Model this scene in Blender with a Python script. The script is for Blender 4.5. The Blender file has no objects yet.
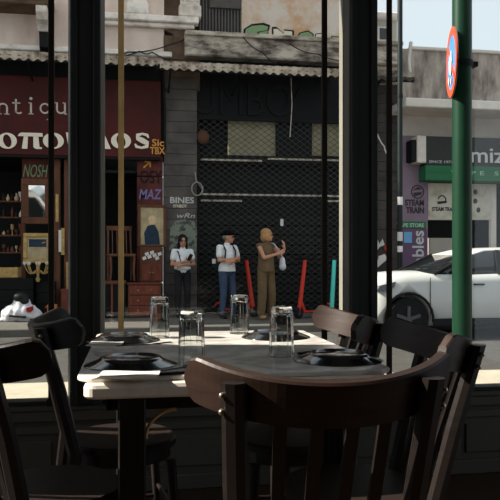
import bpy, bmesh, math, random
from mathutils import Vector, Matrix
random.seed(7)
R = math.radians
COL = bpy.context.scene.collection
SC = bpy.context.scene

# ------------------------------------------------------------------ camera, sky, sun, exposure
F = 700.0                 # focal length in pixels of a 500 px frame
YAW = R(9.5)
CAMZ = 1.0375
HOR = 258.0               # horizon row
cam_d = bpy.data.cameras.new('camera')
cam = bpy.data.objects.new('camera', cam_d); COL.objects.link(cam)
cam_d.sensor_width = 36.0; cam_d.lens = 36.0*F/500.0
cam_d.shift_y = (HOR-250.0)/500.0
cam_d.clip_start = 0.05; cam_d.clip_end = 300
cam.location = (0, 0, CAMZ)
cam.rotation_euler = (R(90), 0, -YAW)
SC.camera = cam

world = bpy.data.worlds.new('world'); SC.world = world; world.use_nodes = True
bg = world.node_tree.nodes['Background']
bg.inputs[0].default_value = (0.55, 0.605, 0.665, 1); bg.inputs[1].default_value = 1.15

SUN_AZ, SUN_EL = R(-9), R(35)      # travels to the right, slightly towards the camera
sun_d = bpy.data.lights.new('sun', 'SUN'); sun_d.energy = 9.0; sun_d.angle = R(0.6); sun_d.color = (1.0, 0.93, 0.82)
sun = bpy.data.objects.new('sun', sun_d); COL.objects.link(sun)
sdir = Vector((math.cos(SUN_EL)*math.cos(SUN_AZ), math.cos(SUN_EL)*math.sin(SUN_AZ), -math.sin(SUN_EL)))
sun.rotation_euler = sdir.to_track_quat('-Z', 'Y').to_euler()
sun.location = (-8, -2, 9)

SC.view_settings.view_transform = 'Standard'
SC.view_settings.look = 'None'
SC.view_settings.gamma = 1.0
SC.view_settings.use_curve_mapping = False
SC.view_settings.exposure = 0.48

# ------------------------------------------------------------------ helpers
def ray(px, py):
    u = (px-250.0)/F
    return Vector((math.sin(YAW)+u*math.cos(YAW), math.cos(YAW)-u*math.sin(YAW), (HOR-py)/F))
def onY(px, py, Y):
    d = ray(px, py); t = Y/d.y
    return Vector((d.x*t, Y, CAMZ+d.z*t))
def onZ(px, py, Z):
    d = ray(px, py); t = (Z-CAMZ)/d.z
    return Vector((d.x*t, d.y*t, Z))
def XY(px, Y): return onY(px, HOR, Y).x
def ZY(px, py, Y): return onY(px, py, Y).z
def FR(x0, y0, x1, y1, Y):
    """frame rectangle -> real rectangle (X0, X1, Z0, Z1) standing at depth Y"""
    m = (x0+x1)/2
    return XY(x0, Y), XY(x1, Y), ZY(m, y1, Y), ZY(m, y0, Y)

def lin(c):
    c = c/255.0
    return c/12.92 if c <= 0.04045 else ((c+0.055)/1.055)**2.4
def rgb(r, g, b): return (lin(r), lin(g), lin(b), 1)

MATS = {}
def mat(name, col, rough=0.7, metal=0.0, var=0.0, scale=4.0, bump=0.0, col2=None, spec=0.22, coat=0.0, stretch=(1,1,1), sharp=None, trans=0.0, ior=1.45):
    m = bpy.data.materials.new(name); m.use_nodes = True
    nt = m.node_tree; b = nt.nodes['Principled BSDF']
    c = rgb(*col)
    b.inputs['Base Color'].default_value = c
    b.inputs['Roughness'].default_value = rough
    b.inputs['Metallic'].default_value = metal
    b.inputs['Specular IOR Level'].default_value = spec
    b.inputs['Coat Weight'].default_value = coat
    b.inputs['Transmission Weight'].default_value = trans
    b.inputs['IOR'].default_value = ior
    if var or col2 or bump:
        tc = nt.nodes.new('ShaderNodeTexCoord'); mp = nt.nodes.new('ShaderNodeMapping')
        mp.inputs['Scale'].default_value = stretch
        nt.links.new(tc.outputs['Object'], mp.inputs['Vector'])
        n = nt.nodes.new('ShaderNodeTexNoise'); n.inputs['Scale'].default_value = scale
        n.inputs['Detail'].default_value = 6; n.inputs['Roughness'].default_value = 0.62
        nt.links.new(mp.outputs[0], n.inputs['Vector'])
        if var or col2:
            rp = nt.nodes.new('ShaderNodeValToRGB')
            lo, hi = (0.32, 0.68) if sharp is None else sharp
            rp.color_ramp.elements[0].position = lo; rp.color_ramp.elements[1].position = hi
            if col2: a, d = rgb(*col2), c
            else:
                a = tuple(x*(1-var) for x in c[:3])+(1,); d = tuple(min(1, x*(1+var)) for x in c[:3])+(1,)
            rp.color_ramp.elements[0].color = a; rp.color_ramp.elements[1].color = d
            nt.links.new(n.outputs['Fac'], rp.inputs['Fac'])
            nt.links.new(rp.outputs['Color'], b.inputs['Base Color'])
        if bump:
            bp = nt.nodes.new('ShaderNodeBump'); bp.inputs['Strength'].default_value = bump; bp.inputs['Distance'].default_value = 0.02
            nt.links.new(n.outputs['Fac'], bp.inputs['Height']); nt.links.new(bp.outputs[0], b.inputs['Normal'])
    MATS[name] = m
    return m

class MB:
    """collects vertices and faces for ONE mesh"""
    def __init__(s): s.v = []; s.f = []; s.sm = []
    def add(s, vs, fs, smooth=False):
        o = len(s.v); s.v += [tuple(v) for v in vs]
        for f in fs: s.f.append(tuple(i+o for i in f)); s.sm.append(smooth)
        return s
    def box(s, x0, x1, y0, y1, z0, z1):
        if x0 > x1: x0, x1 = x1, x0
        if y0 > y1: y0, y1 = y1, y0
        if z0 > z1: z0, z1 = z1, z0
        return s.add([(x0,y0,z0),(x1,y0,z0),(x1,y1,z0),(x0,y1,z0),(x0,y0,z1),(x1,y0,z1),(x1,y1,z1),(x0,y1,z1)],
              [(0,3,2,1),(4,5,6,7),(0,1,5,4),(1,2,6,5),(2,3,7,6),(3,0,4,7)])
    def bbox(s, x0, x1, y0, y1, z0, z1, b=0.01):
        """box with all edges chamfered"""
        if x0 > x1: x0, x1 = x1, x0
        if y0 > y1: y0, y1 = y1, y0
        if z0 > z1: z0, z1 = z1, z0
        b = min(b, (x1-x0)*.45, (y1-y0)*.45, (z1-z0)*.45)
        bm = bmesh.new(); bmesh.ops.create_cube(bm, size=1)
        for v in bm.verts: v.co = ((x0+x1)/2+v.co.x*(x1-x0), (y0+y1)/2+v.co.y*(y1-y0), (z0+z1)/2+v.co.z*(z1-z0))
        bmesh.ops.bevel(bm, geom=bm.edges[:], offset=b, segments=1, affect='EDGES')
        bm.verts.index_update()
        s.add([v.co[:] for v in bm.verts], [[v.index for v in f.verts] for f in bm.faces]); bm.free()
        return s
    def bar(s, p, q, w, h=None, up=(0,0,1), w2=None, h2=None):
        """rectangular bar from p to q, may taper"""
        h = w if h is None else h; w2 = w if w2 is None else w2; h2 = h if h2 is None else h2
        p = Vector(p); q = Vector(q); d = (q-p).normalized(); u = Vector(up)
        if abs(d.dot(u)) > 0.98: u = Vector((0,1,0))
        a = d.cross(u).normalized(); c = a.cross(d).normalized()
        vs = []
        for (o, ww, hh) in ((p, w, h), (q, w2, h2)):
            for (i, j) in ((-1,-1),(1,-1),(1,1),(-1,1)): vs.append(o+a*(i*ww/2)+c*(j*hh/2))
        return s.add(vs, [(0,3,2,1)[::-1],(4,5,6,7)[::-1],(0,1,5,4)[::-1],(1,2,6,5)[::-1],(2,3,7,6)[::-1],(3,0,4,7)[::-1]])
    def tube(s, pts, r, n=8, cap=True, smooth=True):
        pts = [Vector(p) for p in pts]
        rs = r if isinstance(r, (list, tuple)) else [r]*len(pts)
        vs = []; fs = []; prev = None
        for k, p in enumerate(pts):
            d = (pts[min(k+1, len(pts)-1)]-pts[max(k-1, 0)]).normalized()
            if prev is None:
                u = Vector((0,0,1)) if abs(d.z) < 0.9 else Vector((0,1,0))
                a = d.cross(u).normalized()
            else:
                a = (prev-d*prev.dot(d)).normalized()
            prev = a; b = d.cross(a)
            for i in range(n):
                t = 2*math.pi*i/n; vs.append(p+(a*math.cos(t)+b*math.sin(t))*rs[k])
        for k in range(len(pts)-1):
            for i in range(n):
                j = (i+1) % n; fs.append((k*n+i, k*n+j, (k+1)*n+j, (k+1)*n+i))
        s.add(vs, fs, smooth)
        if cap:
            m = len(pts)-1
            s.add(vs[:n], [tuple(range(n))[::-1]]); s.add(vs[m*n:], [tuple(range(n))])
        return s
    def cyl(s, p, q, r, n=16, r2=None): return s.tube([p, q], [r, r if r2 is None else r2], n)
    def lathe(s, prof, n=24, c=(0,0,0), smooth=True, close=True):
        """prof: (r, z) list turned about the vertical axis"""
        vs = []; fs = []; m = len(prof)
        for (r_, z) in prof:
            for i in range(n):
                t = 2*math.pi*i/n; vs.append((c[0]+r_*math.cos(t), c[1]+r_*math.sin(t), c[2]+z))
        for k in range(m-1):
            for i in range(n):
                j = (i+1) % n; fs.append((k*n+i, k*n+j, (k+1)*n+j, (k+1)*n+i))
        s.add(vs, fs, smooth)
        if close:
            s.add(vs[:n], [tuple(range(n))[::-1]]); s.add(vs[(m-1)*n:], [tuple(range(n))])
        return s
    def prism(s, pts, z0, z1, axis='z'):
        """polygon extruded; axis z: pts are (x,y); axis y: pts are (x,z) extruded over y; axis x: pts (y,z)"""
        n = len(pts)
        ar = sum(pts[i][0]*pts[(i+1) % n][1]-pts[(i+1) % n][0]*pts[i][1] for i in range(n))
        if (ar < 0) != (axis == 'y'): pts = pts[::-1]
        def P(p, e): return (p[0], p[1], e) if axis == 'z' else ((p[0], e, p[1]) if axis == 'y' else (e, p[0], p[1]))
        vs = [P(p, z0) for p in pts]+[P(p, z1) for p in pts]
        fs = [tuple(range(n))[::-1], tuple(range(n, 2*n))]+[(i, (i+1) % n, n+(i+1) % n, n+i) for i in range(n)]
        return s.add(vs, fs)
    def ell(s, c, r, n=12, m=8, M=None):
        vs = []; fs = []
        for k in range(m+1):
            a = math.pi*k/m-math.pi/2
            for i in range(n):
                t = 2*math.pi*i/n
                v = Vector((r[0]*math.cos(a)*math.cos(t), r[1]*math.cos(a)*math.sin(t), r[2]*math.sin(a)))
                if M: v = M @ v
                vs.append(Vector(c)+v)
        for k in range(m):
            for i in range(n):
                j = (i+1) % n; fs.append((k*n+i, k*n+j, (k+1)*n+j, (k+1)*n+i))
        return s.add(vs, fs, True)
    def cap(s, p, q, r0, r1, n=10):
        """tapered capsule"""
        p = Vector(p); q = Vector(q); d = (q-p).normalized(); pts = []; rs = []
        for k in range(4):
            a = math.pi/2*(1-k/3.0); pts.append(p-d*r0*math.sin(a)); rs.append(max(1e-3, r0*math.cos(a)))
        for k in range(4):
            a = math.pi/2*k/3.0; pts.append(q+d*r1*math.sin(a)); rs.append(max(1e-3, r1*math.cos(a)))
        return s.tube(pts, rs, n)
    def mesh(s, name, off=(0,0,0)):
        me = bpy.data.meshes.new(name)
        me.from_pydata([(v[0]-off[0], v[1]-off[1], v[2]-off[2]) for v in s.v], [], s.f)
        me.polygons.foreach_set('use_smooth', s.sm)
        me.update()
        return me

ORG = {}
def M_(m): return MATS[m] if isinstance(m, str) else m
def obj(name, mb, m, parent=None, loc=None, local=False):
    """ONE mesh object. Vertices are given in world space unless local; children sit in their thing's frame"""
    if parent is not None:
        off = (0,0,0) if local else ORG.get(parent.name, Vector((0,0,0)))
        o = bpy.data.objects.new(name, mb.mesh(name, off)); COL.objects.link(o)
        o.parent = parent; ORG[o.name] = ORG.get(parent.name, Vector((0,0,0)))
    else:
        if loc is None: loc = Vector((0,0,0))
        o = bpy.data.objects.new(name, mb.mesh(name, (0,0,0) if local else loc)); COL.objects.link(o)
        o.location = loc; ORG[o.name] = Vector(loc)
    o.data.materials.append(M_(m))
    return o
def tag(o, label, cat, group=None):
    o['label'] = label; o['category'] = cat
    if group: o['group'] = group
    return o
def thing(name, label, cat, loc=(0,0,0), rz=0, group=None):
    o = bpy.data.objects.new(name, None); COL.objects.link(o)
    o.empty_display_size = 0.1
    o.location = loc; o.rotation_euler = (0,0,rz); ORG[o.name] = Vector(loc)
    return tag(o, label, cat, group)
def struct(name, mb, m, parent=None):
    o = obj(name, mb, m, parent)
    if parent is None: o['kind'] = 'structure'
    return o
def share(src, parent, loc=(0,0,0), name=None, rot=None):
    c = src.copy(); COL.objects.link(c)
    if name: c.name = name
    c.parent = parent; c.location = loc
    if rot: c.rotation_euler = rot
    return c
def dup(root, loc, rz, label, group=None):
    r = root.copy(); COL.objects.link(r); r.location = loc; r.rotation_euler = (0,0,rz)
    r['label'] = label
    if group: r['group'] = group
    for ch in list(root.children):
        c = ch.copy(); COL.objects.link(c); c.parent = r
        for g in list(ch.children):
            d = g.copy(); COL.objects.link(d); d.parent = c
    return r
def baked(name, mb, voxel, smooth=4):
    """closed volumes fused into one continuous surface"""
    me = mb.mesh(name); o = bpy.data.objects.new(name+'_src', me); COL.objects.link(o)
    md = o.modifiers.new('r', 'REMESH'); md.mode = 'VOXEL'; md.voxel_size = voxel; md.use_smooth_shade = True
    if smooth:
        sm = o.modifiers.new('s', 'SMOOTH'); sm.factor = 0.5; sm.iterations = smooth
    dg = bpy.context.evaluated_depsgraph_get()
    out = bpy.data.meshes.new_from_object(o.evaluated_get(dg), depsgraph=dg)
    bpy.data.objects.remove(o); bpy.data.meshes.remove(me)
    out.polygons.foreach_set('use_smooth', [True]*len(out.polygons))
    return out
def mobj(name, me, m, parent):
    o = bpy.data.objects.new(name, me); COL.objects.link(o); o.parent = parent
    me.materials.clear(); me.materials.append(M_(m)); return o
def text(name, s, x, y, z, size, m, parent, depth=0.01, width=None, rot=(R(90),0,0), align='LEFT', bold=0.0, shear=0.0, spacing=1.0):
    """lettering standing on a wall: x is the left edge, z the base line; width squeezes to a real width"""
    cu = bpy.data.curves.new(name, 'FONT'); cu.body = s; cu.size = size; cu.extrude = depth; cu.align_x = align
    cu.offset = bold; cu.shear = shear; cu.space_character = spacing; cu.resolution_u = 3
    t = bpy.data.objects.new(name, cu); COL.objects.link(t)
    dg = bpy.context.evaluated_depsgraph_get(); dg.update()
    me = bpy.data.meshes.new_from_object(t.evaluated_get(dg), depsgraph=dg)
    bpy.data.objects.remove(t); bpy.data.curves.remove(cu)
    if width and len(me.vertices):
        xs = [v.co.x for v in me.vertices]; k = width/(max(xs)-min(xs)); x0 = min(xs)
        for v in me.vertices: v.co.x = (v.co.x-x0)*k
    o = bpy.data.objects.new(name, me); COL.objects.link(o)
    me.materials.clear(); me.materials.append(M_(m))
    off = ORG.get(parent.name, Vector((0,0,0)))
    o.parent = parent; o.location = Vector((x,y,z))-off; o.rotation_euler = rot
    return o
def wire(name, pts, r, m, sag=0.0, parent=None, label=None):
    P = []
    for (a, b) in zip(pts[:-1], pts[1:]):
        for k in range(9):
            t = k/9.0; p = Vector(a).lerp(Vector(b), t); p.z -= sag*4*t*(1-t); P.append(p)
    P.append(Vector(pts[-1]))
    o = obj(name, MB().tube(P, r, 5), m, parent)
    if label: tag(o, label, 'cable')
    return o

# ------------------------------------------------------------------ materials
mat('frame_paint', (36,38,35), 0.45, var=0.15, scale=3)
mat('bead_paint', (128,124,115), 0.5, var=0.08, scale=6)
mat('wainscot', (70,69,62), 0.5, var=0.12, scale=2.5)
mat('interior_wall', (92,86,77), 0.8, var=0.1, scale=1.5)
mat('ceiling_paint', (130,124,114), 0.9, var=0.05, scale=1.5)
mat('floor_wood', (58,43,34), 0.5, var=0.25, scale=6, stretch=(1,8,1))
mat('sill_stone', (178,168,150), 0.7, var=0.12, scale=9)
mat('brass', (206,170,112), 0.45, 0.1, var=0.2, scale=5)
mat('bronze_dark', (44,38,30), 0.5, 0.7, var=0.2, scale=5)
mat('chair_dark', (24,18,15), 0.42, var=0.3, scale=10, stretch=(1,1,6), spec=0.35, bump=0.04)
mat('chair_rail', (46,32,25), 0.42, var=0.3, scale=9, stretch=(1,1,5), spec=0.3, bump=0.04)
mat('seat_ply', (36,27,23), 0.55, var=0.08, scale=7, stretch=(1,6,1))
mat('bolt_metal', (150,140,125), 0.3, 0.9)
mat('marble_edge', (226,216,200), 0.4, var=0.06, scale=12, col2=(196,184,168), sharp=(0.25,0.5))
mat('table_leg', (36,31,27), 0.45, var=0.25, scale=14, stretch=(6,6,1))
mat('plate_black', (20,20,21), 0.14, var=0.2, scale=20, spec=0.8, coat=.6)
mat('cutlery', (60,58,56), 0.22, 0.9)
mat('napkin', (232,226,214), 0.9, var=0.05, scale=30, bump=0.1)

def marble():
    m = bpy.data.materials.new('marble_top'); m.use_nodes = True; nt = m.node_tree; b = nt.nodes['Principled BSDF']
    tc = nt.nodes.new('ShaderNodeTexCoord')
    n = nt.nodes.new('ShaderNodeTexNoise'); n.inputs['Scale'].default_value = 3.5; n.inputs['Detail'].default_value = 8; n.inputs['Distortion'].default_value = 1.6
    w = nt.nodes.new('ShaderNodeTexNoise'); w.inputs['Scale'].default_value = 16; w.inputs['Detail'].default_value = 4
    r1 = nt.nodes.new('ShaderNodeValToRGB'); e = r1.color_ramp.elements
    e[0].position = 0.40; e[0].color = rgb(246,241,233); e[1].position = 0.62; e[1].color = rgb(246,241,233)
    x = e.new(0.5); x.color = rgb(206,201,195)
    r2 = nt.nodes.new('ShaderNodeValToRGB'); r2.color_ramp.elements[0].color = (0.86,0.86,0.86,1); r2.color_ramp.elements[1].color = (1,1,1,1)
    r2.color_ramp.elements[0].position = 0.35; r2.color_ramp.elements[1].position = 0.6
    mx = nt.nodes.new('ShaderNodeMix'); mx.data_type = 'RGBA'; mx.blend_type = 'MULTIPLY'; mx.inputs[0].default_value = 1
    for q in (n, w): nt.links.new(tc.outputs['Object'], q.inputs['Vector'])
    nt.links.new(n.outputs['Fac'], r1.inputs['Fac']); nt.links.new(w.outputs['Fac'], r2.inputs['Fac'])
    nt.links.new(r1.outputs['Color'], mx.inputs[6]); nt.links.new(r2.outputs['Color'], mx.inputs[7])
    nt.links.new(mx.outputs[2], b.inputs['Base Color'])
    b.inputs['Roughness'].default_value = 0.2; b.inputs['Specular IOR Level'].default_value = 0.5
    MATS['marble_top'] = m
marble()
def pane_glass(name, tint=(0.93,0.95,0.94), refl=0.05, rough=0.0):
    m = bpy.data.materials.new(name); m.use_nodes = True; nt = m.node_tree; nt.nodes.remove(nt.nodes['Principled BSDF'])
    out = nt.nodes['Material Output']
    t = nt.nodes.new('ShaderNodeBsdfTransparent'); t.inputs[0].default_value = tint+(1,)
    g = nt.nodes.new('ShaderNodeBsdfGlossy'); g.inputs['Roughness'].default_value = rough; g.inputs[0].default_value = (1,1,1,1)
    mx = nt.nodes.new('ShaderNodeMixShader'); fr = nt.nodes.new('ShaderNodeFresnel'); fr.inputs[0].default_value = 1.0+4*math.sqrt(refl)*0.5+0.05
    nt.links.new(fr.outputs[0], mx.inputs[0]); nt.links.new(t.outputs[0], mx.inputs[1]); nt.links.new(g.outputs[0], mx.inputs[2])
    nt.links.new(mx.outputs[0], out.inputs[0]); MATS[name] = m
pane_glass('window_glass', refl=0.02)
mat('tumbler_glass', (248,250,248), 0.02, trans=1.0, ior=1.45)

# ------------------------------------------------------------------ the room
WY = 3.16                     # inner face of the window wall
SILL = 0.40
HEAD = 2.95
XL, XR, YB = -1.8, 3.4, -3.2
struct('floor', MB().box(XL-.2, XR+.2, YB-.2, WY+.25, -.12, 0), 'floor_wood')
struct('ceiling', MB().box(XL-.2, XR+.2, YB-.2, WY+.25, 3.1, 3.25), 'ceiling_paint')
struct('wall_back', MB().box(XL-.2, XR+.2, YB-.2, YB, 0, 3.1), 'interior_wall')
# right wall, unseen; wide doorway added to let in soft fill daylight
struct('wall_right', MB().box(XR, XR+.2, YB, -.6, 0, 3.1).box(XR, XR+.2, 2.5, WY+.25, 0, 3.1).box(XR, XR+.2, -.6, 2.5, 2.7, 3.1), 'interior_wall')
wl = MB()                      # side wall, unseen; two tall openings placed to throw sun strips on the table
OP = [(0.6, 2.07), (2.64, 3.13)]
ys = [YB] + [v for o in OP for v in o] + [WY+.25]
for i in range(0, len(ys), 2): wl.box(XL-.2, XL, ys[i], ys[i+1], 0, 3.1)
for (a, b) in OP: wl.box(XL-.2, XL, a, b, 0, 0.45); wl.box(XL-.2, XL, a, b, 2.98, 3.1)
struct('wall_left', wl, 'interior_wall')
# front wall: below the sill, and the band above the windows
wf = struct('wall_front', MB().box(XL, XR, WY, WY+.22, 0, SILL-.03).box(XL, XR, WY, WY+.22, HEAD, 3.1), 'wainscot')
# panelling under the window, each rail and panel its own piece
px_edges = [XL, -1.05, -.27, .72, 1.5, 2.3, XR]
obj('panel_rail', MB().bbox(XL, XR, WY-.022, WY, SILL-.075, SILL-.005, .005), 'wainscot', wf)
obj('panel_rail', MB().bbox(XL, XR, WY-.014, WY, SILL-.13, SILL-.095, .004), 'wainscot', wf)
obj('panel_rail', MB().bbox(XL, XR, WY-.022, WY, 0, .07, .005), 'wainscot', wf)
for a in px_edges[1:-1]: obj('panel_stile', MB().bbox(a-.05, a+.05, WY-.018, WY, .07, SILL-.14, .005), 'wainscot', wf)
for a, b in zip(px_edges[:-1], px_edges[1:]):
    obj('panel', MB().bbox(a+.08, b-.08, WY-.01, WY, .10, SILL-.16, .008), 'wainscot', wf)
struct('window_sill', MB().bbox(XL, XR, WY-.03, WY+.12, SILL-.03, SILL, .008), 'wainscot')
struct('outer_ledge', MB().bbox(XL-.2, XR+.2, WY+.12, WY+.62, SILL-.16, SILL-.01, .012), 'sill_stone')

# mullions at the places where the photograph has them
m1a, m1b = XY(71, WY), XY(101, WY)
m2a, m2b = XY(347, WY), XY(374, WY)
step = (m2a+m2b)/2-(m1a+m1b)/2
centres = [(m1a+m1b)/2-step, (m1a+m1b)/2, (m2a+m2b)/2, (m2a+m2b)/2+step]
mw = m1b-m1a
centres = [c for c in centres if XL < c < XR]
for c in centres:
    p = struct('window_post', MB().bbox(c-mw/2, c+mw/2, WY-.05, WY+.09, SILL, HEAD, .006), 'frame_paint')
    for sgn in (-1, 1):
        obj('sash_stile', MB().bbox(c+sgn*mw*.26, c+sgn*mw*.48, WY-.064, WY-.05, SILL, HEAD, .004), 'frame_paint', p)
        x = c+sgn*mw/2
        obj('glazing_bead', MB().prism([(x, WY-.022), (x+sgn*.014, WY+.022), (x+sgn*.014, WY+.085), (x, WY+.085)], SILL, HEAD), 'bead_paint', p)
edges = [XL]+[c+s*mw/2 for c in centres for s in (-1, 1)]+[XR]
for n, i in enumerate(range(0, len(edges), 2)):
    a, b = edges[i]+.014, edges[i+1]-.014
    w = struct('window_%d' % (n+1), MB().bbox(a, b, WY-.03, WY+.06, SILL, SILL+.018, .004).bbox(a, b, WY-.03, WY+.06, HEAD-.02, HEAD, .004), 'frame_paint')
    obj('pane', MB().box(a, b, WY+.025, WY+.031, SILL+.018, HEAD-.02), 'window_glass', w)
# slim upright bars standing before the panes, either side of the posts; one coloured golden for the light it reflects
for px, m, lab in ((51, 'bronze_dark', 'dark upright bar left of the left window post'), (121, 'brass', 'upright bar coloured golden for reflected light, right of the left window post'),
              (325, 'bronze_dark', 'dark upright bar left of the window post behind the table'), (390, 'bronze_dark', 'dark upright bar right of the second window post')):
    x = XY(px, WY-.05)
    t = thing('upright_bar', lab, 'bar', (x, WY-.04, SILL), 0, 'upright bars at the window')
    obj('bar', MB().bbox(x-.0125, x+.0125, WY-.048, WY-.032, SILL+.002, HEAD-.02, .003), m, t)
    obj('foot_bracket', MB().bbox(x-.02, x+.02, WY-.052, WY-.03, SILL, SILL+.03, .003), m, t)

# ------------------------------------------------------------------ table
TX0, TX1, TY0, TY1, TZ = -.135, .67, 1.70, 2.74, .75
def rrect(x0, x1, y0, y1, r, n=6):
    P = []
    for (cx, cy, a0) in ((x1-r, y1-r, 0), (x0+r, y1-r, 90), (x0+r, y0+r, 180), (x1-r, y0+r, 270)):
        for k in range(n+1):
            a = R(a0+90*k/n); P.append((cx+r*math.cos(a), cy+r*math.sin(a)))
    return P
def slab(x0, x1, y0, y1, z0, z1, r, b):
    """rounded slab with eased edges"""
    mb = MB(); rings = []
    for (ins, z) in ((b*.6, z0), (0, z0+b*.6), (0, z1-b), (b*.35, z1-b*.3), (b, z1)):
        rings.append([(p[0], p[1], z) for p in rrect(x0+ins, x1-ins, y0+ins, y1-ins, max(r-ins, .002))])
    n = len(rings[0]); vs = [v for rg in rings for v in rg]; fs = []
    for k in range(len(rings)-1):
        for i in range(n):
            j = (i+1) % n; fs.append((k*n+i, k*n+j, (k+1)*n+j, (k+1)*n+i))
    fs.append(tuple(range(n))[::-1]); fs.append(tuple(range((len(rings)-1)*n, len(rings)*n)))
    return mb.add(vs, fs)
tb = thing('dining_table', 'long marble-topped table laid for four before the window', 'table', ((TX0+TX1)/2, (TY0+TY1)/2, 0))
top = obj('table_top', slab(TX0, TX1, TY0+.025, TY1, TZ-.013, TZ, .05, .004), 'marble_top', tb)
obj('edge_slab', slab(TX0+.018, TX1-.018, TY0, TY1-.02, TZ-.05, TZ-.013, .03, .011), 'marble_edge', tb)
obj('apron', MB().bbox(TX0+.07, TX1-.07, TY0+.04, TY0+.06, TZ-.085, TZ-.05, .003).bbox(TX0+.07, TX1-.07, TY1-.09, TY1-.07, TZ-.085, TZ-.05, .003)
    .bbox(TX0+.07, TX0+.09, TY0+.04, TY1-.07, TZ-.085, TZ-.05, .003).bbox(TX1-.09, TX1-.07, TY0+.04, TY1-.07, TZ-.085, TZ-.05, .003), 'table_leg', tb)
LEGS = [(TX0+.100, TY0+.003), (TX1-.13, TY0+.262), (TX0+.075, TY1-.12), (TX1-.14, TY1-.12)]
for (x, y) in LEGS:
    lg = obj('leg', MB().bbox(x, x+.066, y, y+.066, 0, TZ-.05, .004), 'table_leg', tb)
    obj('fluting', MB().box(x+.013, x+.017, y-.002, y+.002, .02, TZ-.09).box(x+.031, x+.035, y-.002, y+.002, .02, TZ-.09).box(x+.049, x+.053, y-.002, y+.002, .02, TZ-.09), 'chair_dark', lg)
    arc = []
    sx = 1 if x < .2 else -1; x0 = x+.066 if sx > 0 else x
    for k in range(9):
        a = R(90*k/8); arc.append((x0+sx*(.075-.075*math.cos(a)), y+.03, TZ-.155+.07*math.sin(a)))
    obj('bracket', MB().tube(arc, .0045, 6), 'brass', tb)

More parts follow.
